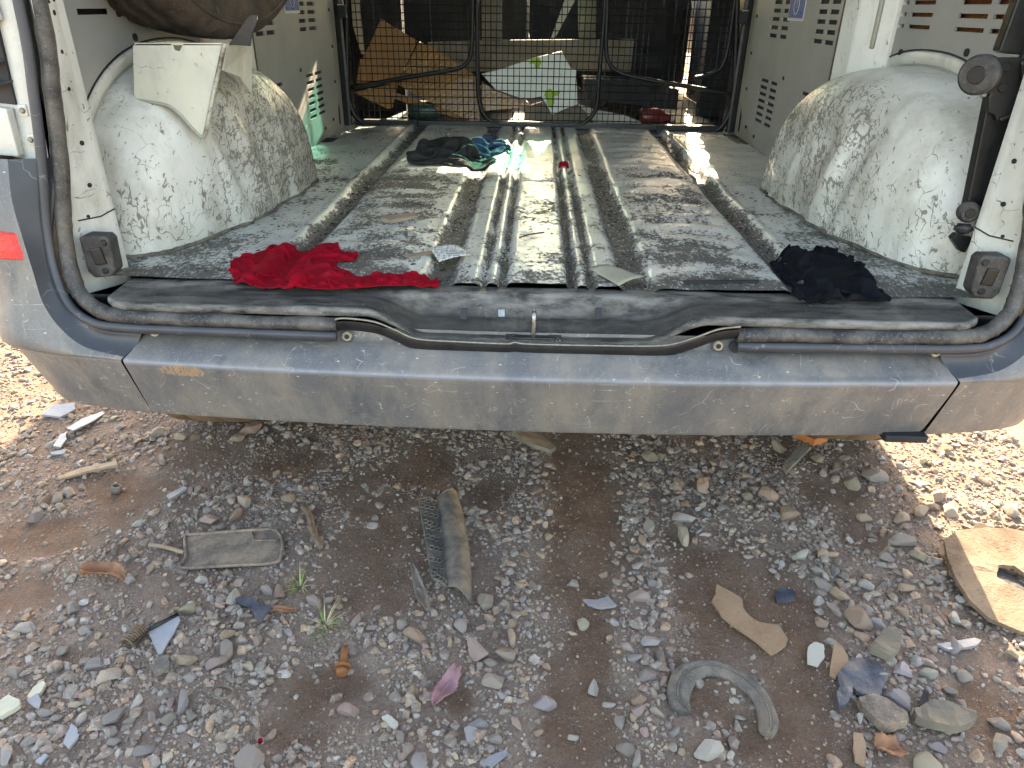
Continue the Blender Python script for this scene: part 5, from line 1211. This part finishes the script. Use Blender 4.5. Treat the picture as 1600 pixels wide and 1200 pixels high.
# gravel too fine to count
def scatter(n, rmin, rmax, pw, base, x0, x1, y0, y1, seed, sink=.14, thresh=0.0, least=.004):
    R = np.random.default_rng(seed); x = R.uniform(x0, x1, n*4); y = R.uniform(y0, y1, n*4)
    st = stoniness(x, y); cl = fbm(x*16, y*16, seed+1); k = R.uniform(0, 1, n*4) < np.clip((st-thresh)**1.5*(.25+1.7*sst(.38, .62, cl)), least, 1)
    x, y, st = x[k][:n], y[k][:n], st[k][:n]
    r = rmin+(rmax-rmin)*R.uniform(0, 1, len(x))**pw
    ok = np.ones(len(x), bool)
    for ox, oy, orr in occupied: ok &= np.hypot(x-ox, y-oy) > orr*.85
    x, y, r = x[ok], y[ok], r[ok]; m = len(x)
    z = ground_h(x, y)+r*sink
    pal = np.array([srgb(h)[:3] for h in ('8b8580', '948c84', '807f7e', 'a18a72', '9d8580', '938f88', 'aaa8a4', '6e6a66', '8f7a6a', 'a39888', 'b58f70', '7d6c62')])
    col = (pal[R.integers(0, len(pal), m)]*.6+.4*np.array([srgb('948272')[:3]]))*R.uniform(.85, 1.5, (m, 1))
    V = []; F = []; C = []; off = 0
    bi = R.integers(0, len(base), m)
    for b in range(len(base)):
        idx = np.where(bi == b)[0]; bv, bf = base[b]; q = len(idx)
        if not q: continue
        a = R.uniform(0, 6.28, q); ca, sa = np.cos(a), np.sin(a); tl = R.uniform(-.5, .5, q)
        s = r[idx][:, None]*np.array([[1, 1, 1]])*R.uniform(.8, 1.2, (q, 3))
        P = bv[None]*s[:, None, :]
        P = np.stack([P[..., 0]*np.cos(tl)[:, None]-P[..., 2]*np.sin(tl)[:, None], P[..., 1], P[..., 0]*np.sin(tl)[:, None]+P[..., 2]*np.cos(tl)[:, None]], -1)
        P = np.stack([P[..., 0]*ca[:, None]-P[..., 1]*sa[:, None]+x[idx][:, None], P[..., 0]*sa[:, None]+P[..., 1]*ca[:, None]+y[idx][:, None], P[..., 2]+z[idx][:, None]], -1)
        nv = len(bv); V.append(P.reshape(-1, 3)); F.append((bf[None]+(np.arange(q)*nv)[:, None, None]).reshape(-1, 3)+off); off += q*nv
        C.append(np.repeat(np.c_[col[idx], np.ones(q)], nv, 0))
    return np.vstack(V), np.vstack(F), np.vstack(C)
B0 = [rock_mesh(300+k, 2, 'g') for k in range(10)]
def ico(seed):
    rr = random.Random(seed); bm = bmesh.new(); bmesh.ops.create_icosphere(bm, subdivisions=1, radius=1.0)
    sc = (1, rr.uniform(.6, .95), rr.uniform(.5, .8)); 
    V = np.array([v.co[:] for v in bm.verts])*np.array(sc)*np.array([[rr.uniform(.78, 1.1)] for _ in bm.verts]); F = np.array([[x.index for x in f.verts] for f in bm.faces]); bm.free(); return V, F
E0 = [ico(400+k) for k in range(10)]
Ga = scatter(8500, .0068, .0155, 2.3, B0, -1.75, 1.3, -.72, .95, 21)
Gb = scatter(13000, .0038, .0072, 1.5, E0, -1.75, 1.3, -.72, .95, 25)
gv = bigmesh('gravel', np.vstack([Ga[0], Gb[0]]), np.vstack([Ga[1], Gb[1]+len(Ga[0])]), M['gravel'], None, False, None, np.vstack([Ga[2], Gb[2]])); gv['kind'] = 'stuff'; gv['label'] = 'mixed grey and brown gravel scattered over the dirt'; gv['category'] = 'gravel'
V, F, C = scatter(58000, .0012, .0040, 1.6, E0, -1.75, 1.3, -.72, .95, 33, .2, least=.10)
gv = bigmesh('grit', V, F, M['gravel'], None, False, None, C); gv['kind'] = 'stuff'; gv['label'] = 'fine grit spread between the stones on the dirt'; gv['category'] = 'grit'

# dry litter crumbs gathered in the grooves of the load floor
R7 = np.random.default_rng(55); n7 = 5200
lane = R7.choice([.18, -.18, .475, -.475, .097, -.097, .062, -.062, .6, -.6, .33, -.33], n7, p=[.15, .13, .15, .15, .06, .06, .03, .03, .06, .08, .05, .05])
wd = np.where(np.abs(np.abs(lane)-.33) < .01, .09, np.where(np.abs(lane) > .55, .05, np.where(np.abs(lane) < .11, .004, .012)))
x7 = lane+R7.normal(0, 1, n7)*wd; y7 = R7.uniform(.01, 1.8, n7)
k7 = (fbm(x7*8, y7*6, 66) > .42) & (np.abs(x7) < .615); x7, y7 = x7[k7], y7[k7]; m7 = len(x7); r7 = .0009+.0032*R7.uniform(0, 1, m7)**2.2
z7 = FL+floor_h(x7, y7)+r7*.2; bi7 = R7.integers(0, 10, m7); a7 = R7.uniform(0, 6.28, m7)
pal7 = np.array([srgb(h)[:3] for h in ('2a221a', '3d3125', '55432f', '1f1a15', '6b5840')]); V7 = []; F7 = []; C7 = []; of = 0
for b in range(10):
    ix = np.where(bi7 == b)[0]; bv, bf = E0[b]
    P = bv[None]*(r7[ix][:, None]*np.array([[1.7, .8, .6]]))[:, None, :]
    P = np.stack([P[..., 0]*np.cos(a7[ix])[:, None]-P[..., 1]*np.sin(a7[ix])[:, None]+x7[ix][:, None]+VO[0], P[..., 0]*np.sin(a7[ix])[:, None]+P[..., 1]*np.cos(a7[ix])[:, None]+y7[ix][:, None], P[..., 2]+z7[ix][:, None]], -1)
    V7.append(P.reshape(-1, 3)); F7.append((bf[None]+(np.arange(len(ix))*len(bv))[:, None, None]).reshape(-1, 3)+of); of += len(ix)*len(bv)
    C7.append(np.repeat(np.c_[pal7[R7.integers(0, 5, len(ix))], np.ones(len(ix))], len(bv), 0))
cr = bigmesh('litter_crumbs', np.vstack(V7), np.vstack(F7), M['crumb'], None, False, None, np.vstack(C7)); cr['kind'] = 'stuff'; cr['label'] = 'dark dry crumbs of leaf litter in the floor grooves'; cr['category'] = 'litter'
